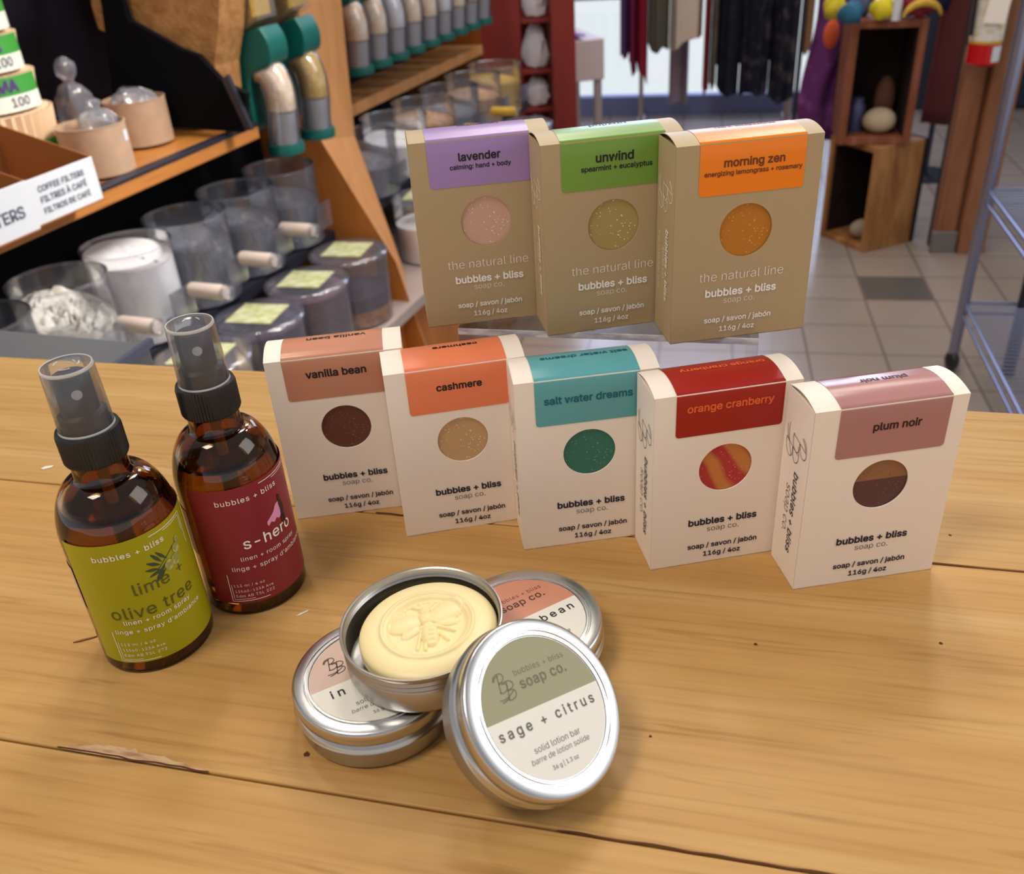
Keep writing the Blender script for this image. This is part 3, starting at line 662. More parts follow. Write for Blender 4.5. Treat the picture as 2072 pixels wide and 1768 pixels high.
def closed_tin(label, C, nrm, e1, top_col, texts, ink, group):
    Mx = disc_frame(Vector(C) - Vector(nrm).normalized() * TH, nrm, e1)
    t = thing('tin', label, 'tin', group=group); t.matrix_world = Mx
    b = MB().lathe([p for p in [(0, .0004), (.030, .0004), (.0308, 0), (.0328, 0), (.0338, .0008), (.0342, .0022), (.0342, .0110), (0, .0110)]], 96)
    b.build('tin_base', M['metal_side'], t, smooth=40)
    l = MB().lathe([(.0344, .0100), (.0352, .0098), (.0354, .0104), (.0349, .0112), (.0347, .0120), (.0342, .0126), (.0347, .0133), (.0342, .0140), (.0347, .0147), (.0347, .0190), (.0345, .0200), (.0340, .0207), (.0332, TH), (.0296, TH), (.0292, TH - .0005), (.0288, TH - .0005), (.0284, TH - .0001), (.0276, TH - .0001), (.0273, TH - .0006), (0, TH - .0006)], 112)
    lid = l.build('lid', M['metal'], t, smooth=40)
    z = TH - .0006 + .00015; r = .0271
    disc = MB(); n = 72
    up = [(r * cos(a), r * sin(a)) for a in [asin_(.0010 / r) + (pi - 2 * asin_(.0010 / r)) * i / n for i in range(n + 1)]]
    lo = [(r * cos(a), r * sin(a)) for a in [pi - asin_(.0010 / r) + (pi + 2 * asin_(.0010 / r)) * i / n for i in range(n + 1)]]
    disc.add([(a, b_, z) for a, b_ in up], [tuple(range(n + 1))], 0); disc.add([(a, b_, z) for a, b_ in lo], [tuple(range(n + 1))], 1)
    lb = disc.build('label', [top_col, M['label_white']], lid, smooth=0)
    for im, lines in texts:
        m = MB(); fn = lambda x_, y_: (x_ / 1000, y_ / 1000, z + .00012)
        for s, x0, x1, y0, wt, sp, sh in lines:
            if s == '@mono': monogram(m, x0, x1, y0, wt, sp, fn)
            else: write(m, s, x0, x1, y0, fn, wt, sp, sh)
        o = m.build('lettering', im, lid, smooth=0)
    return t
def asin_(v): return math.asin(v)
M['label_white'] = mat('label_white', L(232, 226, 214), .45)
M['ink_grey'] = mat('grey_ink', L(92, 92, 88), .5); M['ink_olive'] = mat('olive_grey_ink', L(112, 106, 84), .5); M['ink_brown'] = mat('brown_label_ink', L(70, 42, 36), .5)
def tin_lines(main, x0, x1, extra=None):
    return [('@mono', -17.6, -9.2, 6.0, 17.4, .38, 0), ('bubbles + bliss', -7.3, 17.4, 14.4, -.01, 1.06, 0), ('soap co.', -6.5, 16.2, 9.0, .012, 1.06, 0)], \
           [(main, x0, x1, -6.0, .016, 1.35, 0)], [('solid lotion bar', -12.4, 10.1, -14.4, -.006, 1.0, 0), ('barre de lotion solide', -15.5, 12.9, -17.8, -.006, 1.0, .18), ('36 g | 1.3 oz', -7.8, 4.8, -22.2, 0., 1.0, 0)]
G_T = 'lotion bar tins'
a_, b_, c_ = tin_lines('sage + citrus', -24.1, 22.4)
closed_tin('silver tin with olive and white label, propped up tilted in front', (.0056, .2442, .0381), (.5079, -.4003, .7628), (.7898, .5698, -.2269), mat('label_olive', L(150, 146, 108), .4), [(M['ink_olive'], a_), (M['ink_grey'], b_), (M['ink_grey'], c_)], None, G_T)
a_, b_, c_ = tin_lines('in bloom', -20.0, 14.0)
closed_tin('closed silver tin with dusty pink label under the open tin, left', (-.0663, .2855, TH), (0, 0, 1), (.90, .435, 0), mat('label_pink', L(206, 176, 160), .4), [(M['ink_brown'], a_), (M['ink_black'], b_), (M['ink_grey'], c_)], None, G_T)
a_, b_, c_ = tin_lines('vanilla bean', -24.5, 22.5)
closed_tin('closed silver tin with terracotta label behind the olive-labelled tin', (.0004, .3114, TH), (0, 0, 1), (.877, .481, 0), mat('label_terracotta', L(204, 136, 108), .35), [(M['ink_brown'], a_), (M['ink_black'], b_), (M['ink_grey'], c_)], None, G_T)

OC = (-.0430, .2925, TH + .0001)
ot = thing('tin', 'open silver tin base holding the cream bee soap, resting across two closed tins', 'tin', OC, 0, G_T); ot.rotation_euler = (0, radians(-2.2), 0); ot.location.z += .0014
MB().lathe(tin_base_profile(.0195), 112).build('tin_base', M['metal_side'], ot, smooth=40)

def bee_height(x, y):                           # millimetres, head towards +y
    r = sqrt(x * x + y * y)
    z = 12.2
    if r > 22: z -= 3.6 * (1 - sqrt(max(0, 1 - ((r - 22) / 7.6) ** 2))) if r < 29.59 else 3.6
    sm = lambda e0, e1, v: (lambda t: t * t * (3 - 2 * t))(min(1, max(0, (v - e0) / (e1 - e0))))
    z += .9 * exp(-((r - 19.6) / .9) ** 2)                           # raised ring
    z -= 1.5 * (1 - sm(15.6, 18.0, r))                               # sunk field
    def el(cx, cy, a, b, rot=0, h=1.6, p=.5):
        c, s = cos(rot), sin(rot); dx, dy = x - cx, y - cy; u, v = (dx * c + dy * s) / a, (-dx * s + dy * c) / b
        d = 1 - u * u - v * v; return h * d ** p if d > 0 else 0.
    def cap(x0, y0, x1, y1, rad, h):
        dx, dy = x1 - x0, y1 - y0; t = min(1, max(0, ((x - x0) * dx + (y - y0) * dy) / (dx * dx + dy * dy))); d = sqrt((x - x0 - t * dx) ** 2 + (y - y0 - t * dy) ** 2) / rad
        return h * sqrt(1 - d * d) if d < 1 else 0.
    k = max(el(0, 9.6, 2.6, 2.2, 0, 1.9), el(0, 4.6, 3.9, 3.9, 0, 2.7), el(.3, -5.2, 3.9, 7.6, 0, 2.5 + .28 * sin(y * 2.6)))
    k = max(k, el(-9.2, 3.6, 7.8, 5.4, .20, 2.0, .35), el(9.2, 6.6, 8.4, 5.9, .42, 2.0, .35), el(-7.4, -2.0, 5, 2.5, .55, 1.2, .4), el(8.6, .4, 5.5, 2.6, -.25, 1.2, .4))
    for l in ((-2.5, 0, -5.8, -12.5), (-1.5, -3, -2.6, -13.5), (2.5, -2, 7.2, -10.5), (2.6, 0, 10.6, -6.0), (-1.4, 11, -4.6, 13), (1.4, 11, 4.2, 13.6), (-3, 6.5, -8, 9)):
        k = max(k, cap(*l, .8, 1.1))
    for i in range(34):                          # beaded upper rim of the field
        if i % 34 < 17:
            a = .25 + i * .16; k = max(k, el(15.0 * cos(a), 15.0 * sin(a), .9, .9, 0, .7))
    return z + k
lb = MB(); nr, na, RB = 120, 216, .0296
vs = [(0, 0, bee_height(0, 0) / 1000)]; fs = []
for j in range(1, nr + 1):
    r = RB * (j / nr) ** .85
    for i in range(na):
        a = 2 * pi * i / na; vs.append((r * cos(a), r * sin(a), bee_height(r * 1000 * cos(a), r * 1000 * sin(a)) / 1000))
fs += [(0, 1 + i, 1 + (i + 1) % na) for i in range(na)]
for j in range(nr - 1):
    p0, p1 = 1 + j * na, 1 + (j + 1) * na; fs += [(p0 + i, p1 + i, p1 + (i + 1) % na, p0 + (i + 1) % na) for i in range(na)]
p0 = 1 + (nr - 1) * na
for rr_, zz in ((RB, .005), (RB - .001, .0008), (RB - .003, 0)):
    p1 = len(vs); vs += [(rr_ * cos(2 * pi * i / na), rr_ * sin(2 * pi * i / na), zz) for i in range(na)]
    fs += [(p0 + i, p1 + i, p1 + (i + 1) % na, p0 + (i + 1) % na) for i in range(na)]; p0 = p1
fs.append(tuple(p0 + i for i in range(na))[::-1])
lo_ = lb.add(vs, fs).build('lotion_bar', M['lotion'], smooth=60, weld=False)
lo_.location = (OC[0] + .0022, OC[1] - .0008, OC[2] + .0064); lo_.rotation_euler = (0, radians(-2.2), radians(10))
tag(lo_, 'cream yellow round bar embossed with a bee in the open tin', 'soap')

# little bits lying on the counter
def bit(label, x, y, l, wd, ang, m, cat):
    b = MB(); pts = [(-.5, 0), (-.2, .4), (.15, .3), (.5, .1), (.3, -.35), (-.25, -.4)]
    b.prism([(a * l, c * wd) for a, c in pts], 0, .0005); o = b.build('wood_splinter' if cat == 'splinter' else 'paper_scrap', m, smooth=0); o.location = (x, y, .0001); o.rotation_euler = (0, 0, ang); tag(o, label, cat)
bit('tiny white paper scrap left of the lime bottle', -.300, .506, .008, .004, .3, M['paper_bit'], 'scrap')
bit('thin brown wood splinter left of the lime bottle base', -.2155, .341, .012, .0014, .3, M['splinter'], 'splinter')
bit('short pale splinter beside the red spray bottle base', -.110, .349, .007, .0012, .6, M['paper_bit'], 'splinter')

# ================================================================== the shop behind
def ray(px, py): return _fw + _rt * ((px - 1036) / FPX) - _up * ((py - 884) / FPX)
def hit_z(px, py, z): v = ray(px, py); return _eye + v * ((z - CAMH) / v.z)
def hit_y(px, py, y): v = ray(px, py); return _eye + v * (y / v.y)
UA = radians(22); U = Vector((sin(UA), cos(UA), 0)); N = Vector((cos(UA), -sin(UA), 0)); UR = -UA
def ul(t, s, z): return N * t + U * s + Vector((0, 0, z))                    # bulk aisle frame: t towards the aisle, s along it
def hit_s(px, py, s): v = ray(px, py); p = _eye + v * (s / v.dot(U)); return (p.dot(N), p.z)

# bulk bin unit: shelf, fascia, back, stepped ledges and two wooden dividers
bu = thing('bulk_bin_unit', 'orange plywood bulk food unit with stepped ledges left of the aisle', 'display unit', (0, 0, FZ), UR)
def ub(mb, t0, t1, s0, s1, z0, z1): mb.box(t0, t1, s0, s1, z0 - FZ, z1 - FZ); return mb
ub(MB(), -1.62, -1.115, .5, 1.555, -.100, -.074).build('shelf', M['shelf_wood'], bu, bevel=.002)
sh = MB(); ub(sh, -1.135, -1.112, .5, 1.555, -.076, -.069); sh.build('shelf_nosing', M['navy_panel'], bu, bevel=.002)
ub(MB(), -1.30, -1.285, .5, 1.79, -.40, -.100).build('fascia', M['black_panel'], bu)
ub(MB(), -1.64, -1.62, .5, 3.26, FZ, .75).build('back_panel', M['navy_panel'], bu)
ub(MB(), -1.61, -1.137, .5, 3.19, -.395, -.37).build('ledge', M['navy_panel'], bu)
ub(MB(), -1.61, -.95, .5, 3.19, -.56, -.535).build('ledge', M['pale_metal'], bu)
ub(MB(), -1.61, -.99, .5, 3.19, FZ, -.56).build('plinth', M['orange_wood'], bu)
def divider(name, s0, s1, ptsL, ptsR, edge, side):
    """board between two outlines: ptsL / ptsR are (t, z) from the top down on its near and far face"""
    n = len(ptsL); m = MB()
    for sv, pl in ((s0, ptsL), (s1, ptsR)):
        m.add([(-1.61, sv, .75 - FZ)] + [(t, sv, z - FZ) for t, z in pl] + [(-1.61, sv, 0)], [tuple(range(n + 2))])
    m.add([(-1.61, s0, .75 - FZ), (-1.61, s1, .75 - FZ), (-1.61, s1, 0), (-1.61, s0, 0)], [(0, 1, 2, 3)])
    o = m.build(name, side, bu, smooth=0)
    e = MB(); vs = [p for (a, za), (b, zb) in zip(ptsL, ptsR) for p in ((a, s0, za - FZ), (b, s1, zb - FZ))]
    e.add(vs, [(2 * k, 2 * k + 1, 2 * k + 3, 2 * k + 2) for k in range(n - 1)])
    e.build('front_edge', edge, o, smooth=0)
    return o
DL = [hit_s(px, py, 1.80) for px, py in ((560, -150), (600, 0), (650, 285), (800, 528), (858, 690), (900, 850))]
DR = [hit_s(px, py, 1.97) for px, py in ((668, -150), (690, 0), (718, 275), (815, 540), (862, 690), (903, 850))]
DL = [(DL[0][0], .75)] + DL[1:] + [(DL[-1][0], FZ)]; DR = [(DR[0][0], .75)] + DR[1:] + [(DR[-1][0], FZ)]
divider('divider_panel', 1.80, 1.97, DL, DR, M['orange_edge'], M['orange_wood'])
D2 = [hit_s(px, py, 3.20) for px, py in ((968, -60), (970, 0), (976, 130), (1004, 250), (1030, 340))]
D2 = [(D2[0][0], .75)] + D2[1:] + [(D2[-1][0], FZ)]
divider('divider_panel', 3.20, 3.25, D2, D2, M['red_panel'], M['orange_wood'])
ub(MB(), -1.45, -1.30, 1.975, 3.195, -.215, -.185).build('rail', M['orange_edge'], bu)

# scoop bins ------------------------------------------------------
G_UP, G_LO, G_SC = 'clear scoop bins on the upper ledge', 'clear lidded bins on the lower ledge', 'scoops parked in the bins'
def fill_top(R, h, slope, rough, sd):
    q = random.Random(sd)
    def fn(u, v):
        r = R * u; a = 2 * pi * v; x, y = r * cos(a), r * sin(a)
        return (x, y, h + slope * x / R + (q.uniform(-1, 1) * rough if u < .98 else 0))
    return fn
def bin_upper(t, s, label, goods, level, rough=.004, slope=-.01, z0=-.3695, H=.17, R=.076, group=G_UP):
    b = thing('scoop_bin', label, 'bin', ul(t, s, z0), UR, group)
    MB().lathe([(0, .001), (R - .004, .001), (R, .005), (R, H)], 40).build('bin_body', M['clear_bin'], b, smooth=40)
    MB().lathe([(R, H - .005), (R + .003, H - .003), (R + .003, H), (R - .001, H + .001)], 40).build('bin_rim', M['clear_bin'], b, smooth=40)
    if goods:
        m = MB().lathe([(0, .004), (R - .003, .004), (R - .003, level * .5)], 40)
        m.grid(lambda u, v: (((R - .003) * cos(2 * pi * u)), ((R - .003) * sin(2 * pi * u)), level * .5 + (level * .5 + slope * cos(2 * pi * u)) * v), 40, 2)
        m.grid(fill_top(R - .003, level, slope, rough, int(s * 100)), 14, 40)
        o = m.build('contents', M[goods], b, smooth=60); o['kind'] = 'stuff'
    cl = MB(); cl.box(R - .004, R + .02, -.03, .03, H * .22, H * .26); cl.box(R + .017, R + .02, -.03, .03, H * .22, H * .55)
    cl.build('scoop_holder', M['clear_bin'], b)
    return b
UPB = [(.885, 'clear empty scoop bin at the near end of the upper ledge, beside the steel tray', None, 0, 0, 0), (1.05, 'clear scoop bin of white coconut flakes on the upper ledge', 'coconut', .105, .010, -.030),
       (1.215, 'clear scoop bin heaped with fine white powder', 'powder', .150, .002, -.012), (1.38, 'clear scoop bin of grey grain, just past the white powder bin', 'grey_goods', .120, .002, -.01),
       (1.545, 'clear scoop bin of grey grain, second past the white powder bin', 'grey_goods', .105, .002, -.01), (1.71, 'clear scoop bin of grey grain against the orange divider', 'grey_goods', .10, .002, -.01)]
for s, lab, g, lv, ro, sl in UPB: bin_upper(-1.195, s, lab, g, lv, ro, sl)
def scoop(px, py, z, label, ln=.075):
    p = hit_z(px, py, z); t, s = p.dot(N), p.dot(U)
    b = thing('scoop', label, 'scoop', ul(t - ln, s, z), UR, G_SC)
    m = MB(); m.tube([(0, 0, 0), (.004, 0, 0), (ln - .006, 0, 0), (ln, 0, 0)], [.012, .0135, .0135, .011], 12); m.build('handle', M['handle_tan'], b, smooth=50)
    MB().tube([(ln - .003, 0, 0), (ln + .006, 0, 0), (ln + .010, 0, 0)], [.0145, .0145, .008], 12).build('end_cap', M['clear_bin'], b, smooth=50)
for px, py, lab in ((318, 662, 'tan scoop handle in front of the coconut flake bin'), (458, 592, 'tan scoop handle in front of the white powder bin'), (556, 527, 'tan scoop handle, third along the upper ledge'), (634, 466, 'tan scoop handle nearest the orange divider')):
    scoop(px, py, -.285, lab)
def bin_lower(t, s, label, layers, z0=-.5345, H=.155, R=.0845, group=G_LO, card=True):
    b = thing('lidded_bin', label, 'bin', ul(t, s, z0), UR, group)
    MB().lathe([(0, .001), (R - .006, .001), (R - .002, .005), (R, H)], 40).build('bin_body', M['clear_bin'], b, smooth=40)
    ld = MB().lathe([(0, H + .006), (R - .01, H + .006), (R, H + .004), (R + .003, H + .001), (R + .003, H - .006)], 40).build('lid', M['clear_bin'], b, smooth=40)
    if card:
        c = MB(); c.box(-.046, .046, -.044, .044, H + .0068, H + .0078, T=Matrix.Rotation(radians(8), 4, 'Z')); c.build('label_card', M['card_green'], ld, smooth=0)
    z = .004
    for g, h in layers:
        m = MB().lathe([(0, z), (R - .005, z), (R - .005, z + h), (0, z + h + .004)], 40); o = m.build('contents', M[g], b, smooth=40); o['kind'] = 'stuff'; z += h
LOB = [(.985, 'clear lidded bin of tan nuts, nearest on the lower ledge', [('tan_goods', .07)]), (1.162, 'clear lidded bin of pale tan flakes, second on the lower ledge', [('cream_goods', .08)]),
       (1.339, 'clear lidded bin of near black beans with pale green card', [('dark_goods', .135)]), (1.516, 'clear lidded bin of dark purple fruit with pale green card', [('purple_goods', .135)]),
       (1.693, 'clear lidded bin of orange dried fruit against the divider', [('orange_goods', .035), ('dark_goods', .03)])]
for s, lab, ly in LOB: bin_lower(-1.045, s, lab, ly)
FB = ['grey_goods', 'powder', 'tan_goods', 'grey_goods', 'tan_goods', 'yellow_goods']
FO = ['nearest the near divider', 'second past the divider', 'third past the divider', 'fourth past the divider', 'second from the red post', 'nearest the red post']
for i in range(6):
    bin_upper(-1.20, 2.09 + .19 * i, 'clear scoop bin in the far bay, ' + FO[i] + ', below the dispensers', FB[i], .08 + .01 * (i % 3), .004, -.01, R=.088, H=.15, group='clear scoop bins in the far bay')
for i in range(5):
    bin_lower(-1.045, 2.10 + .2 * i, 'clear lidded bin on the low ledge of the far bay, ' + FO[i], [(['powder', 'purple_goods', 'grey_goods', 'tan_goods', 'powder'][i], .09)], group='clear lidded bins in the far bay', card=i < 3)
for i in range(3):
    q = ul(-1.085, 2.27 + .22 * i, -.30); b = thing('scoop', 'tan scoop handle in the far bay, ' + ('nearest', 'middle', 'farthest')[i] + ' of the three there', 'scoop', q, UR, G_SC)
    MB().tube([(0, 0, 0), (.004, 0, 0), (.072, 0, 0), (.078, 0, 0)], [.012, .0135, .0135, .011], 12).build('handle', M['yellow_goods'], b, smooth=50)
    MB().tube([(.075, 0, 0), (.084, 0, 0), (.088, 0, 0)], [.0145, .0145, .008], 12).build('end_cap', M['clear_bin'], b, smooth=50)
p0, p1 = hit_z(636, 444, -.355), hit_z(712, 468, -.355)
rp_ = MB(); rp_.tube([(0, 0, 0), (.04, 0, 0), (.062, 0, 0), (.066, 0, 0)], [.006, .006, .006, .003], 10); rp_.box(-.012, 0, -.010, .010, -.004, .004)
ro = rp_.build('marker_pen', M['red_plastic'], smooth=40); ro.location = p0 + Vector((0, 0, .030)); ro.rotation_euler = (0, 0, atan2(p1.y - p0.y, p1.x - p0.x)); tag(ro, 'red marker pen lying on bin lids by the orange divider', 'pen')

# gravity dispensers ----------------------------------------------
def dispenser(s, label, prod, dt=0., dz=0., group='gravity dispensers with green spouts', wd=.05, bulk=None):
    """side profile lives in the (t, z) plane of the aisle frame; chute pours towards the aisle"""
    b = thing('gravity_dispenser', label, 'dispenser', ul(-1.15 + dt, s, -.13 + dz), UR, group)
    T = Matrix(((1, 0, 0, 0), (0, 0, 1, 0), (0, 1, 0, 0), (0, 0, 0, 1)))
    # green side housing, a D seen from the side
    hs = [(.070, .228), (.03, .215), (-.004, .185), (-.026, .13), (-.026, .065), (-.012, .038), (.012, .035), (.020, .07), (.022, .11), (.030, .140), (.052, .152), (.080, .165), (.084, .20)]
    g = MB().prism(spline(hs + [hs[0]], 4)[:-1], -wd * .48, wd * .48, T=T).build('spout_housing', M['green'], b, smooth=40, bevel=.003)
    rc = MB(); rc.lathe([(.0, -.0005), (.014, -.0005), (.017, .001), (.020, .001), (.018, -.004), (0, -.004)], 20); rc.v = [(x - .005, -wd * .48 - z, y + .062) for x, y, z in rc.v]; rc.build('knob_recess', M['black_plastic'], g, smooth=40)
    # clear chute: curved over then straight down
    path = [(.040, 0, .150), (.056, 0, .140), (.066, 0, .112), (.066, 0, .075), (.061, 0, .03), (.060, 0, .008)]
    MB().tube([tuple(x) for x in spline(path, 4)], wd * .48, 16, flat=1.).build('chute', M['clear_bin'], b, smooth=60)
    pm = MB().tube([tuple(x) for x in spline(path[:4], 4)], wd * .42, 14).build('contents', M[prod], b, smooth=60); pm['kind'] = 'stuff'
    pm = MB().tube([(.066, 0, .072), (.060, 0, .012)], wd * .38, 14).build('lever', M['pump_dot'], b, smooth=60)
    MB().lathe([(wd * .44, .012), (wd * .54, .012), (wd * .56, .0), (wd * .54, -.008), (0, -.008)], 20, c=(.060, 0)).build('spout_cap', M['green'], b, smooth=40)
    h = MB(); h.prism([(-.28, .60), (.07, .60), (.07, .24), (.055, .232), (-.01, .195), (-.10, .20), (-.28, .30)], -wd * .5, wd * .5, T=T)
    ho = h.build('hopper', M['clear_bin'], b, smooth=0)
    k = MB().prism([(-.27, .50), (.06, .50), (.06, .245), (.05, .238), (-.01, .203), (-.10, .208), (-.27, .306)], -wd * .47, wd * .47, T=T).build('product', M[bulk or prod], ho, smooth=0); k['kind'] = 'stuff'
    MB().box(-.4693 - dt, -.28, -wd * .3, wd * .3, .34, .60).build('bracket', M['black_plastic'], b)
    return b
dispenser(1.60, 'gravity dispenser with round green spout of pale flakes left of orange divider', 'cream_goods', wd=.066, bulk='yellow_goods')
dispenser(1.725, 'gravity dispenser pouring yellow grain, touching the orange divider', 'yellow_goods', wd=.066)
FAR = ['cream_goods', 'cream_goods', 'white_bag', 'cream_goods', 'cream_goods', 'white_bag', 'cream_goods', 'tan_goods', 'tan_goods']
ORD = ['nearest the orange divider', 'second past the orange divider', 'third past the orange divider', 'fourth past the orange divider', 'in the middle of the far row', 'fourth from the red post', 'third from the red post', 'second from the red post', 'nearest the red post']
for i in range(9):
    dispenser(2.22 + .107 * i, 'green-capped gravity dispenser in the far row, ' + ORD[i], FAR[i], dt=-.16, dz=.035, group='far row of gravity dispensers', wd=.072)
# granola hopper with black frame behind the paper tubs
hp = thing('bulk_hopper', 'large clear hopper of brown granola on a black slanted frame', 'hopper', (0, 0, FZ), UR)
T2 = lambda s: [(hit_s(px, py, s)) for px, py in ()]
def hs_poly(pts, s): return [(t, z - FZ) for t, z in (hit_s(px, py, s) for px, py in pts)]
TS = Matrix(((1, 0, 0, 0), (0, 0, 1, 0), (0, 1, 0, 0), (0, 0, 0, 1)))
MB().prism(hs_poly([(236, -120), (245, 0), (258, 45), (365, 105), (400, 118), (452, 172), (490, 190), (484, 120), (494, 50), (500, -120)], 1.56), 1.48, 1.560, T=TS).build('granola', M['granola'], hp, smooth=0)
hp.children[0]['kind'] = 'stuff'
MB().prism(hs_poly([(180, -100), (205, 10), (235, 250), (492, 268), (498, 190), (452, 168), (400, 112), (365, 100), (258, 40), (245, -5), (238, -100)], 1.455), 1.455, 1.468, T=TS).build('frame', M['black_panel'], hp, smooth=0)
MB().prism(hs_poly([(452, 160), (462, 150), (512, 262), (500, 262)], 1.45), 1.445, 1.4545, T=TS).build('strut', M['dark_metal'], hp, smooth=0)

# things on the shelf: kraft paper tubs, bags, filter boxes --------
def tub(px, py, label, R=.054, H=.075, sticker=False):
    p = hit_z(px, py, -.0685)
    b = thing('paper_tub', label, 'tub', p, UR, 'kraft paper tubs on the shelf')
    MB().lathe([(0, .001), (R - .003, .001), (R - .002, 0), (R, 0), (R, H), (R + .001, H + .001), (R - .001, H + .0015), (R - .0015, H), (R - .0015, .003), (0, .003)], 44).build('tub_wall', M['kraft_cup'], b, smooth=40)
    if sticker:
        a = atan2(-p.y, -p.x) - UR + radians(58)
        m = MB().grid(lambda u, v: ((R + .0006) * cos(a + u * .26), (R + .0006) * sin(a + u * .26), H * .62 + .017 * v), 6, 1); m.build('price_sticker', M['card_white'], b, smooth=60)
    return p
pa = tub(208, 345, 'kraft paper tub with white sticker, nearer the coffee filter box', sticker=True)
pb = tub(292, 285, 'kraft paper tub farther along the shelf, without a sticker')
def bag(label, base, prof, sd, m, name='plastic_bag', sq=.75):
    q = random.Random(sd); n = 22; mb = MB()
    off = [[q.uniform(-1, 1) for i in range(n)] for j in prof]
    vs = []; fs = []
    for j, (r, z) in enumerate(prof):
        vs += [(r * (1 + (.24 if name == 'goods_bag' else .12) * off[j][i] * (1 + .5 * (j % 2))) * cos(2 * pi * i / n), r * sq * (1 + .14 * off[j][(i + 3) % n]) * sin(2 * pi * i / n), z + .10 * r * off[j][i]) for i in range(n)]
    for j in range(len(prof) - 1): fs += [(j * n + i, j * n + (i + 1) % n, (j + 1) * n + (i + 1) % n, (j + 1) * n + i) for i in range(n)]
    fs += [tuple(range(n))[::-1], tuple((len(prof) - 1) * n + i for i in range(n))]
    o = mb.add(vs, fs).build(name, m, smooth=40); o.location = base; o.rotation_euler = (0, 0, UR)
    return tag(o, label, 'bag')
bag('small clear bag poking out of the nearer paper tub', pa + Vector((.012, .01, .046)), [(.02, 0), (.032, .02), (.034, .036), (.022, .046), (.008, .052), (.013, .062), (.006, .066)], 3, M['clear_bag'])
bag('crumpled clear bag inside the farther paper tub', pb + Vector((0, 0, .040)), [(.03, 0), (.042, .03), (.036, .044), (.016, .054)], 4, M['clear_bag'])
bp_ = hit_z(150, 330, -.0685); bp_ = hit_z(178, 297, -.0685)
o = bag('tall knotted clear plastic bag standing behind the nearer paper tub', bp_, [(.030, 0), (.037, .02), (.038, .04), (.037, .055), (.036, .07), (.033, .083), (.030, .094), (.020, .106), (.010, .112), (.011, .117), (.019, .125), (.021, .135), (.018, .143), (.012, .150), (.003, .155)], 6, M['clear_bag'])

# cardboard trays of coffee filters
def carton_tray(label, s0, t0, W, Dp, lines, hh=.062):
    b = thing('filter_carton', label, 'carton', ul(t0, s0, -.0685), UR, 'open cartons of coffee filters')
    m = MB(); m.box(-Dp, 0, 0, W, 0, .002)
    MBf = MB().box(-.0015, 0, 0, W, .002, hh).build('printed_front', M['card_white'], b, bevel=.0006)
    m.box(-Dp, -.0015, 0, .0015, .002, hh); m.box(-Dp, -Dp + .0015, 0, W, .002, hh + .045)
    sw = [(-Dp, .002), (-.0015, .002), (-.0015, hh), (-Dp, hh + .045)]
    T = Matrix(((1, 0, 0, 0), (0, 0, 1, 0), (0, 1, 0, 0), (0, 0, 0, 1)))
    m.prism(sw, W - .0015, W, T=T); m.prism(sw, .0, .0015, T=T)
    m.build('tray', M['card_brown'], b, smooth=0)
    k = MB(); fn = lambda x, y: (.0006, x, y)
    for tx, x0, x1, y in lines: write(k, tx, x0, x1, y, fn, .03)
    k.build('lettering', M['print_grey'], MBf, smooth=0)
    return b
carton_tray('open coffee filter carton with three printed lines, next to the tub', .930, -1.060, .132, .17, [('COFFEE FILTERS', .020, .108, .044), ('FILTRES À CAFÉ', .020, .108, .029), ('FILTROS DE CAFÉ', .020, .110, .014)], .064)
carton_tray('open coffee filter carton cut off at the left, printed LTERS', .738, -1.050, .188, .18, [('COFFEE FILTERS', .004, .170, .024)], .068)
# stacks of filter packs
def filter_pack(label, t, s, z, R, H, txt, sd):
    b = thing('filter_pack', label, 'filter pack', ul(t, s, z), UR, 'wrapped packs of coffee filters')
    n = 80; m = MB()
    m.grid(lambda u, v: ((R * (.90 + .10 * v) + .0035 * (1 if int(u * n + .5) % 2 else -1)) * cos(2 * pi * u), (R * (.90 + .10 * v) + .0035 * (1 if int(u * n + .5) % 2 else -1)) * sin(2 * pi * u), H * v), n, 3)
    m.lathe([(0, H), (R * .98, H)], n); m.lathe([(0, 0), (R * .84, 0)], n)
    m.build('filters', M['filter_paper'], b, smooth=20)
    a0 = -.30; fr = R * 1.055
    F = lambda x, z_: (fr * cos(a0 + x / fr), fr * sin(a0 + x / fr), z_)
    lo1, hi1 = (.25, .33) if sd == 0 else (.50, .48)
    w1 = MB().grid(lambda u, v: F((-.07 if sd else .0) + (.14 if sd else .07) * u, H * (lo1 + hi1 * v)), 20, 2).build('band', M['pack_green'], b, smooth=60)
    if sd == 0: return b
    w2 = MB().grid(lambda u, v: F(-.07 + .14 * u, H * (.08 + .42 * v)), 20, 2).build('band', M['pack_white'], b, smooth=60)
    k = MB(); G = lambda x, z_: ((fr + .0008) * cos(a0 + x / fr), (fr + .0008) * sin(a0 + x / fr), z_)
    write(k, txt, .004, .036, H * .20, G, .02); k.build('lettering', M['print_grey'], w2, smooth=0)
    k = MB(); write(k, 'MA', -.012, .022, H * .60, G, .05); k.build('lettering', M['pack_purple'], w1, smooth=0)
PT, PS = -1.340, 1.150
zz = -.0655
for i, hh in enumerate((.100, .056, .056, .056, .056)):
    filter_pack('wrapped pack of 100 coffee filters, ' + ('tallest one at the bottom', 'second from the bottom', 'middle one', 'second from the top', 'topmost')[i] + ' of the stack', PT - .002 * i, PS + .003 * (i % 2), zz, (.098, .086, .080, .074, .068)[i], hh, '100', i); zz += hh + .001
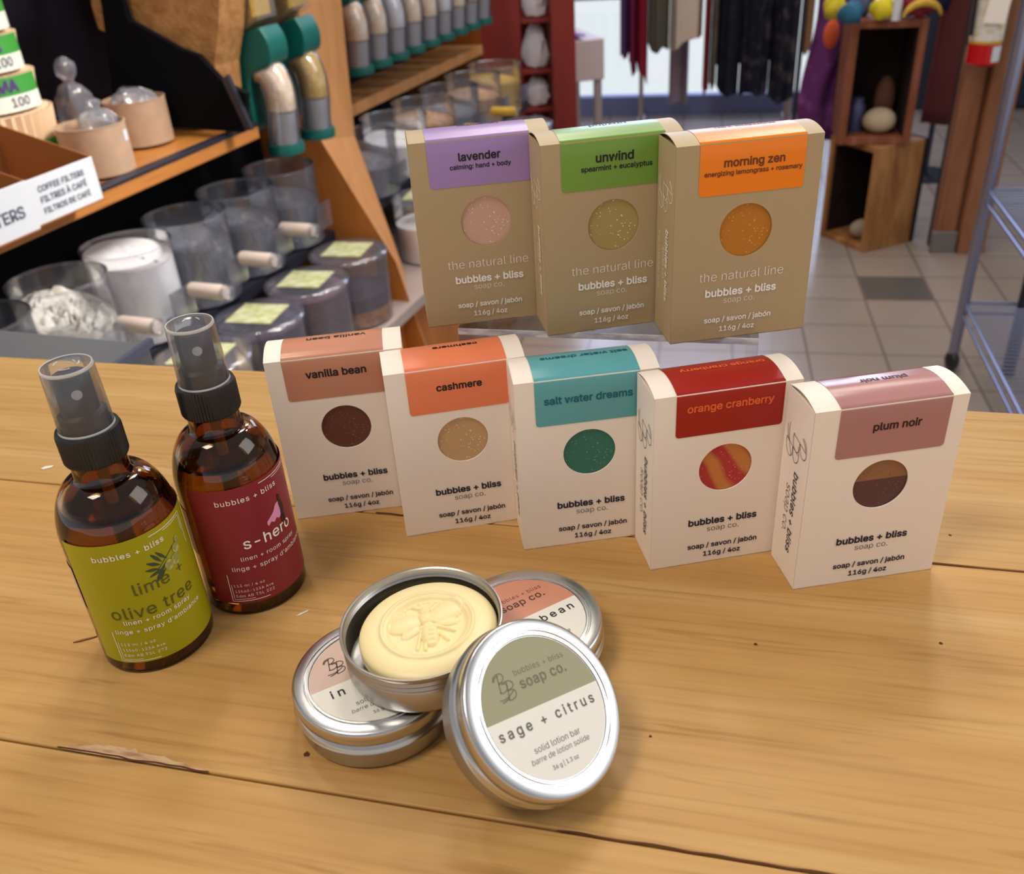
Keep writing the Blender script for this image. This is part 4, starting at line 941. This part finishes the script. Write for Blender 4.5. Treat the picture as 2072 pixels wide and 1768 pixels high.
# steel tray right behind the counter's edge
st_ = thing('steel_bin_box', 'dark grey steel box with bright rim directly behind the counter, left', 'box', (-.312, .742, -.55), radians(-19))
MB().box(-.30, 0, -.075, .0, 0, .528).build('box_body', M['steel_tray'], st_, bevel=.003)
e_ = MB(); e_.box(-.002, .003, -.075, .003, .524, .531); e_.build('rim', M['chrome'], st_)
MB().box(-.30, -.0, -.075, .0, FZ + .55, 0).build('stand', M['dark_metal'], st_)

# red rack with white bags ------------------------------------------
Y0 = 3.66
rk = thing('red_display_rack', 'dark red painted rack with two uprights past the bulk bins', 'rack', (0, Y0, FZ))
def hy_poly(pts, y): return [(p.x, p.z - FZ) for p in (hit_y(px, py, y) for px, py in pts)]
TY = Matrix(((1, 0, 0, 0), (0, 0, 1, 0), (0, 1, 0, 0), (0, 0, 0, 1)))
a = hy_poly([(966, 0), (1050, 0), (1060, 258), (1008, 258), (985, 200), (975, 130)], Y0)
a = [(a[0][0], 1.6), (a[1][0], 1.6), (a[1][0], 0), (a[3][0] + .06, 0), a[3], a[4], a[5], a[0]]
MB().prism(a, 0, .05, T=TY).build('upright', M['red_panel'], rk, smooth=0)
xr = [hit_y(px, 20, Y0).x for px in (1114, 1163)]
MB().box(xr[0], xr[1], 0, .35, 0, 1.6).build('upright', M['red_panel'], rk, bevel=.002)
MB().box(.10, xr[0], .30, .35, 0, 1.6).build('back_board', M['red_panel'], rk)
for z in (.30, .44, .58, .76): MB().box(.125, xr[0], .055, .30, z, z + .012).build('shelf', M['red_panel'], rk)
for i, (z, wdt, hgt, lab) in enumerate(((.312, .043, .10, 'pale bag on the lowest visible shelf of the red rack'), (.452, .045, .10, 'pale bag, second shelf up on the red rack'), (.592, .045, .15, 'plump white bag on the third shelf of the red rack'), (.772, .043, .13, 'white bag on the top visible shelf of the red rack'))):
    bag(lab, Vector((.194, Y0 + .12, FZ + z + .007)), [(wdt * .8, 0), (wdt, hgt * .25), (wdt * .96, hgt * .6), (wdt * .6, hgt * .85), (wdt * .3, hgt)], 20 + i, M['white_bag'], 'goods_bag')
    bpy.context.scene.collection.objects[-1]['group'] = 'white bags on the red rack'

# white display table with purple cloth
dt_ = thing('display_table', 'small pale display table with a purple cloth in front of window', 'table', (.36, 4.3, FZ), radians(12))
MB().box(-.16, .17, 0, .38, .43, .60).build('table_box', mat('pale_pink_paint', L(206, 186, 184), .6), dt_, bevel=.004)
for x in (-.15, .13):
    for y in (.01, .34): MB().box(x, x + .03, y, y + .03, 0, .43).build('leg', M['pale_metal'], dt_)
cl = MB().grid(lambda u, v: (-.15 + .24 * u, .02 + .3 * v, .606 + .008 * sin(9 * u) * cos(7 * v) + .01), 14, 12).build('folded_cloth', mat('purple_cloth', L(150, 90, 190), .8), solid=.008, smooth=60)
cl.location = dt_.location; cl.rotation_euler = dt_.rotation_euler; tag(cl, 'rumpled purple cloth lying on the pale display table', 'cloth')

# clothes rack in front of the window --------------------------------
CR = WO + WAX * .02 + Vector((sin(radians(12.5)), cos(radians(12.5)), 0)) * -.45
cr = thing('clothing_rack', 'pale metal clothes rack standing before the shop window', 'clothes rack', CR, WR)
def wx(px, py):                                 # position along the rack for a pixel column
    v = ray(px, py); nrm = Vector((sin(radians(12.5)), cos(radians(12.5)), 0)); p = _eye + v * ((CR - _eye).dot(nrm) / v.dot(nrm)); return (p - CR).dot(WAX), p.z - FZ
xa, xb = wx(1292, 200)[0], wx(1612, 100)[0]
for x, r in ((xa, .012), (xb, .020)): MB().tube([(x, .22, 0), (x, .22, 1.55), (x, .0, 1.57)], r, 12).build('post', M['pale_metal'], cr)
MB().tube([(xa - .1, 0, 1.55), (xb + .5, 0, 1.55)], .014, 12).build('rail', M['pale_metal'], cr)
for x in (xa, xb): MB().box(x - .02, x + .02, -.10, .40, 0, .02).build('foot', M['pale_metal'], cr)
def garment(px0, px1, py, colr, label, depth=.24, top=1.53, sd=0, col2=None, yoff=0., py2=None, rag=.02):
    x0, zb = wx(px0, py); x1 = wx(px1, py)[0]; zb2 = wx(px1, py2)[1] if py2 else zb
    q = random.Random(sd + int(px0)); n = 48; ph = [q.uniform(0, 6) for i in range(6)]
    cxm, hw = (x0 + x1) / 2, (x1 - x0) / 2
    def P(u, v):
        a = 2 * pi * u; w_ = .72 + .28 * (1 - v) ** .7 if v > 0 else 1.
        fl = 1 + .16 * sin(5 * a + ph[0]) + .10 * sin(9 * a + ph[1] + 2 * v)
        tap = (.55 + .45 * min(1, (1 - v) * 3.2)) if v > .7 else 1
        x = cxm + hw * cos(a) * (.92 + .08 * fl) * (.75 + .25 * tap)
        y = yoff + depth / 2 * sin(a) * fl * tap
        zz = zb + (zb2 - zb) * (.5 + .5 * cos(a)) + rag * sin(3 * a + ph[2]) * .6
        return (x, y, zz + (top - zz) * v)
    m = MB().grid(P, n, 14, wrap=True)
    m.add([P(i / n, 0) for i in range(n)], [tuple(range(n))]); m.add([P(i / n, 1) for i in range(n)], [tuple(range(n))])
    mt = mat('cloth', colr, .9, noise=((14, 14, 14), col2, .5, .62) if col2 else None)
    o = m.build('garment', mt, smooth=60); o.location = CR; o.rotation_euler = (0, 0, WR)
    return tag(o, label, 'garment', 'clothes on the rack by the window')
garment(1256, 1273, 108, L(92, 58, 110), 'slim muted violet garment, first on the rack from the white table', sd=1)
garment(1274, 1287, 118, L(146, 36, 92), 'magenta garment on the rack beside the crimson one', sd=2, py2=150)
garment(1288, 1310, 120, L(160, 24, 56), 'crimson garment hanging next to the olive grey coat', sd=3, py2=166, depth=.2)
garment(1311, 1353, 92, L(92, 88, 74), 'olive grey coat hanging on the rack', sd=4, py2=96, rag=.03)
garment(1354, 1419, 96, L(204, 186, 168), 'beige coat with a flared hem on the rack', sd=5, py2=66)
garment(1348, 1388, 228, L(150, 130, 138), 'long dusty pink dress reaching near the floor under beige coat', sd=6, depth=.16, yoff=.30)
garment(1420, 1433, 178, L(140, 24, 34), 'dark red garment right of the beige coat', sd=7, depth=.24)
garment(1434, 1447, 168, L(104, 92, 84), 'grey brown garment between dark red and black ones', sd=8, col2=L(130, 116, 104))
garment(1448, 1492, 176, L(14, 16, 34), 'black garment with long hem, first of the dark ones', sd=9, col2=L(28, 30, 50), py2=188)
garment(1493, 1551, 186, L(12, 12, 34), 'navy black patterned dress in the middle of the dark ones', sd=10, col2=L(60, 54, 62), py2=180)
garment(1552, 1605, 196, L(16, 16, 36), 'dark navy garment touching the rack post', sd=11, col2=L(70, 60, 66))
garment(1440, 1604, 150, L(10, 10, 24), 'wide black coat hung behind the dark dresses on the rack', sd=15, depth=.10, yoff=.33)
garment(1622, 1640, 104, L(150, 112, 80), 'narrow tan scarf right of the rack post', sd=12, depth=.08)
garment(1652, 1690, 172, L(118, 106, 106), 'grey garment behind the purple cloth beside the crates', sd=13, yoff=.05, depth=.2)

# crates, goods ------------------------------------------------------
def crate(name, label, loc, yaw, W, Dp, H, outer, th=.02):
    """open front faces local -y"""
    b = thing(name, label, 'crate', loc, yaw, 'stacked wooden crates')
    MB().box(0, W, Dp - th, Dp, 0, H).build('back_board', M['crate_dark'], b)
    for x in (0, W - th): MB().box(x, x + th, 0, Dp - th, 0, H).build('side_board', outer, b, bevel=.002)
    ln = MB(); ln.box(th, th + .004, .012, Dp - th, th, H - th); ln.box(W - th - .004, W - th, .012, Dp - th, th, H - th); ln.build('shade_lining', M['crate_dark'], b)  # dark sheets added inside the walls as the crate's interior shade
    MB().box(th, W - th, 0, Dp - th, 0, th).build('bottom_board', outer, b, bevel=.002)
    MB().box(th, W - th, 0, Dp - th, H - th, H).build('top_board', outer, b, bevel=.002)
    return b
pC = hit_z(1747, 512, FZ)
yl = atan2(3.126 - 3.302, 1.306 - 1.234)         # direction of the lower crate's open front
lowp = pC - Vector((cos(yl), sin(yl), 0)) * .235
crate('wooden_crate', 'rough bark-faced crate standing on the tiles, lower of the pair', lowp, yl, .235, .23, .37, M['crate_tan'])
zu = FZ + .37
b0 = hit_y(1694, 272, 3.16); b1 = hit_y(1812, 290, 3.06)
yu = atan2(b1.y - b0.y, b1.x - b0.x)
crate('wooden_crate', 'reddish wooden crate stacked on top of the rough crate', Vector((b0.x + .015, b0.y + .03, zu + .001)), radians(-14), .235, .27, .395, M['crate_red'], .026)
up = Vector((b0.x + .012, b0.y + .03, zu + .0275))
def lump(label, px, py, y, r, colr, name='folded_garment', cat='cloth', group=None, rot=0.):
    p = hit_y(px, py, y); q = random.Random(int(px)); m = MB().ball((0, 0, 0), r, 16)
    m.v = [(x * (1 + .22 * sin(4 * y_ / r[1] + 3 * z / r[2] + px)), y_ * (1 + .18 * sin(5 * x / r[0] + px)), max(z, -.62 * r[2]) * (1 + .22 * sin(6 * x / r[0] + 4 * y_ / r[1] + px))) for x, y_, z in m.v]
    o = m.build(name, mat('cloth', colr, .85), smooth=60); o.location = p; o.rotation_euler = (0, 0, rot); return tag(o, label, cat, group)
ct_top = zu + .397
GC = 'colourful knitwear on the top crate'
def on_crate(label, px, y, r, colr, name='knit_item', cat='knitwear', py=30):
    o = lump(label, px, py, y, r, colr, name, cat, GC); o.location.z = ct_top + .0005 - min(v.co.z for v in o.data.vertices); return o
on_crate('yellow knit lump at the left end of the crate top', 1688, 3.24, (.036, .04, .042), L(196, 176, 40))
on_crate('teal knit folded over the crate top corner', 1722, 3.13, (.036, .045, .035), L(34, 92, 120))
on_crate('grey blue knit behind the teal one on crate', 1742, 3.27, (.036, .04, .05), L(84, 92, 120))
on_crate('bright yellow knit in the middle of crate top', 1784, 3.17, (.034, .04, .036), L(206, 186, 36))
on_crate('deep red knit with yellow trim on crate top, right', 1850, 3.17, (.055, .05, .05), L(140, 32, 46))
on_crate('dark navy knit at the right back of the crate top', 1898, 3.26, (.035, .05, .06), L(24, 26, 62))
yb = MB().tube([(.06 * cos(a_), 0, .045 * sin(a_)) for a_ in [pi * (.05 + .9 * i / 12) for i in range(13)]], [.004 + .008 * sin(pi * i / 12) for i in range(13)], 10).build('yellow_roll', M['yellow_goods'], smooth=50)
yb.location = hit_y(1868, 18, 3.10); yb.location.z = ct_top + .005; tag(yb, 'curved yellow roll lying on crate in front of the red knit', 'roll', GC)
wr_ = MB().lathe([(0, 0), (.014, 0), (.014, .11), (0, .11)], 16).build('white_candle', M['card_white'], smooth=40); p = hit_y(1814, 28, 3.13); wr_.location = (p.x, p.y, ct_top); tag(wr_, 'white upright tube between yellow and red knits on crate', 'tube', GC)
# in the upper crate
def in_crate(mb, name, m, x, y, label, cat):
    o = mb.build(name, m, smooth=50); R_ = Matrix.Rotation(radians(-14), 3, 'Z'); o.location = up + R_ @ Vector((x, y, 0)); o.rotation_euler = (0, 0, radians(-14)); return tag(o, label, cat)
in_crate(MB().lathe([(0, 0), (.026, 0), (.028, .01), (.028, .085), (.02, .095), (.022, .11), (0, .11)], 24), 'glass_jar', mat('jar_grey', L(70, 70, 104), .3), .064, .10, 'dark grey lidded jar in upper crate', 'jar')
wb = MB().ball((0, 0, .042), (.056, .045, .042), 18); in_crate(wb, 'cream_pouch', mat('cream_pouch', L(186, 166, 136), .8), .138, .06, 'cream coloured pouch lying in upper crate', 'pouch')
tb = MB().ball((0, 0, .085), (.035, .03, .085), 18); in_crate(tb, 'stuffed_toy', mat('brown_plush', L(110, 72, 56), .9), .16, .16, 'brown plush figure standing at the back of upper crate', 'toy')
o = MB().ball((0, 0, .035), (.045, .03, .035), 16).build('pale_pouch', mat('pale_pouch', L(160, 140, 120), .8), smooth=50); p = hit_z(1722, 470, FZ + .02); o.location = lowp + Vector((cos(yl), sin(yl), 0)) * .15 + Vector((-sin(yl), cos(yl), 0)) * .06 + Vector((0, 0, .0205)); tag(o, 'pale pouch inside the lower crate', 'pouch')
# purple scarf hanging beside the crates
sc = MB().grid(lambda u, v: (.16 * u + .02 * sin(6 * v), .03 * sin(9 * u + 2 * v), -.62 * v + .0), 16, 14).build('hanging_scarf', mat('violet_cloth', L(92, 36, 96), .9, noise=((9, 9, 9), L(132, 70, 140), .5, .65)), smooth=60, solid=.006)
p = hit_y(1652, 0, 3.55); sc.location = p + Vector((0, 0, .12)); tag(sc, 'violet scarf hanging on the stand left of the crates', 'scarf')
sn = thing('scarf_stand', 'thin dark stand holding the violet scarf by the crates', 'stand', (p.x, p.y, FZ))
MB().tube([(-.02, .06, 0), (-.02, .06, p.z - FZ + .14)], .008, 10).build('pole', M['dark_metal'], sn); MB().tube([(-.04, .015, p.z - FZ + .135), (.2, .015, p.z - FZ + .135)], .012, 10).build('arm', M['dark_metal'], sn); MB().lathe([(0, 0), (.1, 0), (.1, .012), (0, .012)], 24, c=(-.02, .06)).build('base', M['dark_metal'], sn)
ob_ = MB().ball((0, 0, 0), (.03, .012, .05), 12).build('orange_pouch', mat('orange_cloth', L(200, 84, 44), .8), smooth=60); q_ = hit_y(1682, 70, 3.48); ob_.location = q_; tag(ob_, 'small orange pouch pinned against the violet scarf', 'pouch')

# wooden post with the extinguisher ----------------------------------
pp = hit_z(1885, 508, FZ)
po = thing('wooden_post', 'brown wooden post of two boards with a grey foot right of crates', 'post', pp, radians(-10))
MB().box(0, .072, 0, .05, 0, 1.7).build('board', M['post_wood'], po, bevel=.003)
MB().box(.076, .165, -.03, .05, 0, 1.7).build('board', M['post_wood'], po, bevel=.003)
MB().box(-.012, .072, -.02, .0, 0, .075).build('foot_block', M['grey_block'], po, bevel=.003)
MB().box(.0, .165, .05, .075, 0, 1.7).build('back_board', M['crate_dark'], po)
e0 = hit_y(1985, 131, pp.y - .085)
ex = thing('fire_extinguisher', 'red and white fire extinguisher mounted on the wooden post', 'fire extinguisher', e0, 0)
R_ = .047
MB().lathe([(0, .0), (R_ - .01, .0), (R_, .008), (R_, .34), (R_ * .8, .37), (.02, .39), (0, .39)], 32).build('cylinder', M['ext_red'], ex, smooth=40)
MB().lathe([(R_ + .0008, .075), (R_ + .0008, .30)], 32).build('label_wrap', M['ext_label'], ex, smooth=40)
MB().lathe([(R_ + .001, .066), (R_ + .001, .075)], 32).build('label_band', M['yellow_goods'], ex, smooth=40)
MB().grid(lambda u, v: ((R_ + .0015) * cos(-1.5 + .8 * u), (R_ + .0015) * sin(-1.5 + .8 * u), .014 + .045 * v), 8, 1).build('white_panel', M['card_white'], ex, smooth=60)
MB().box(-.06, .005, -R_ - .012, -R_ - .009, .125, .24, T=Matrix.Rotation(.1, 4, 'Y')).build('inspection_tag', M['white_card'], ex)
MB().tube([(-R_ - .008, -.01, .30), (-R_ - .012, -.01, .2), (-R_ - .008, -.01, .09)], .006, 8).build('hose', M['black_plastic'], ex)
MB().box(-.03, .03, R_ - .004, R_ + .012, .05, .30).build('bracket', M['dark_metal'], ex)
# dark red coat between crate and post
dr_ = MB().grid(lambda u, v: (.17 * u, .035 * sin(8 * u + v), -.62 * v), 16, 10).build('hanging_cloth', mat('wine_cloth', L(84, 30, 32), .9), smooth=60, solid=.01); p = hit_y(1925, 0, 3.9); dr_.location = p + Vector((-.03, 0, .15)); tag(dr_, 'dark wine red cloth hanging behind the post', 'cloth')
hk = thing('coat_stand', 'dark coat stand carrying the wine red cloth behind the post', 'stand', (p.x, p.y + .05, FZ)); MB().tube([(.05, .03, 0), (.05, .03, p.z - FZ + .2)], .012, 10).build('pole', M['dark_metal'], hk); MB().tube([(-.05, .03, p.z - FZ + .16), (.16, .03, p.z - FZ + .16)], .012, 10).build('arm', M['dark_metal'], hk); MB().lathe([(0, 0), (.12, 0), (.12, .012), (0, .012)], 24, c=(.05, .03)).build('base', M['dark_metal'], hk)

# wire rack at the right ---------------------------------------------
f0 = hit_z(1922, 748, FZ); ra = radians(-104)
rk2 = thing('wire_rack', 'chrome wire shelving rack at the right edge of the aisle', 'wire rack', f0, ra)
# local x runs towards the camera along the rack, y to the right
def rpost(x, y, r, m='chrome'): MB().tube([(x, y, 0), (x, y, 1.7)], r, 14).build('post', M[m], rk2)
rpost(0, 0, .014); rpost(.02, .14, .017, 'dark_metal'); rpost(0, .45, .014); rpost(.9, 0, .014); rpost(.9, .45, .014)
for z in (.17, .47, .95):
    m = MB()
    for y in (0, .45): m.tube([(0, y, z), (.9, y, z)], .005, 8); m.tube([(0, y, z + .03), (.9, y, z + .03)], .005, 8)
    for x in (0, .9): m.tube([(x, 0, z), (x, .45, z)], .005, 8); m.tube([(x, 0, z + .03), (x, .45, z + .03)], .005, 8)
    for i in range(44): m.tube([(.02 + i * .02, 0, z + .03), (.02 + i * .02, .45, z + .03)], .0025, 5)
    m.build('wire_shelf', M['chrome'], rk2, smooth=60)
for x, y in ((0, 0), (0, .45), (.9, 0), (.9, .45)): MB().ball((x, y, .03), (.03, .02, .03), 12).build('caster', M['black_plastic'], rk2)
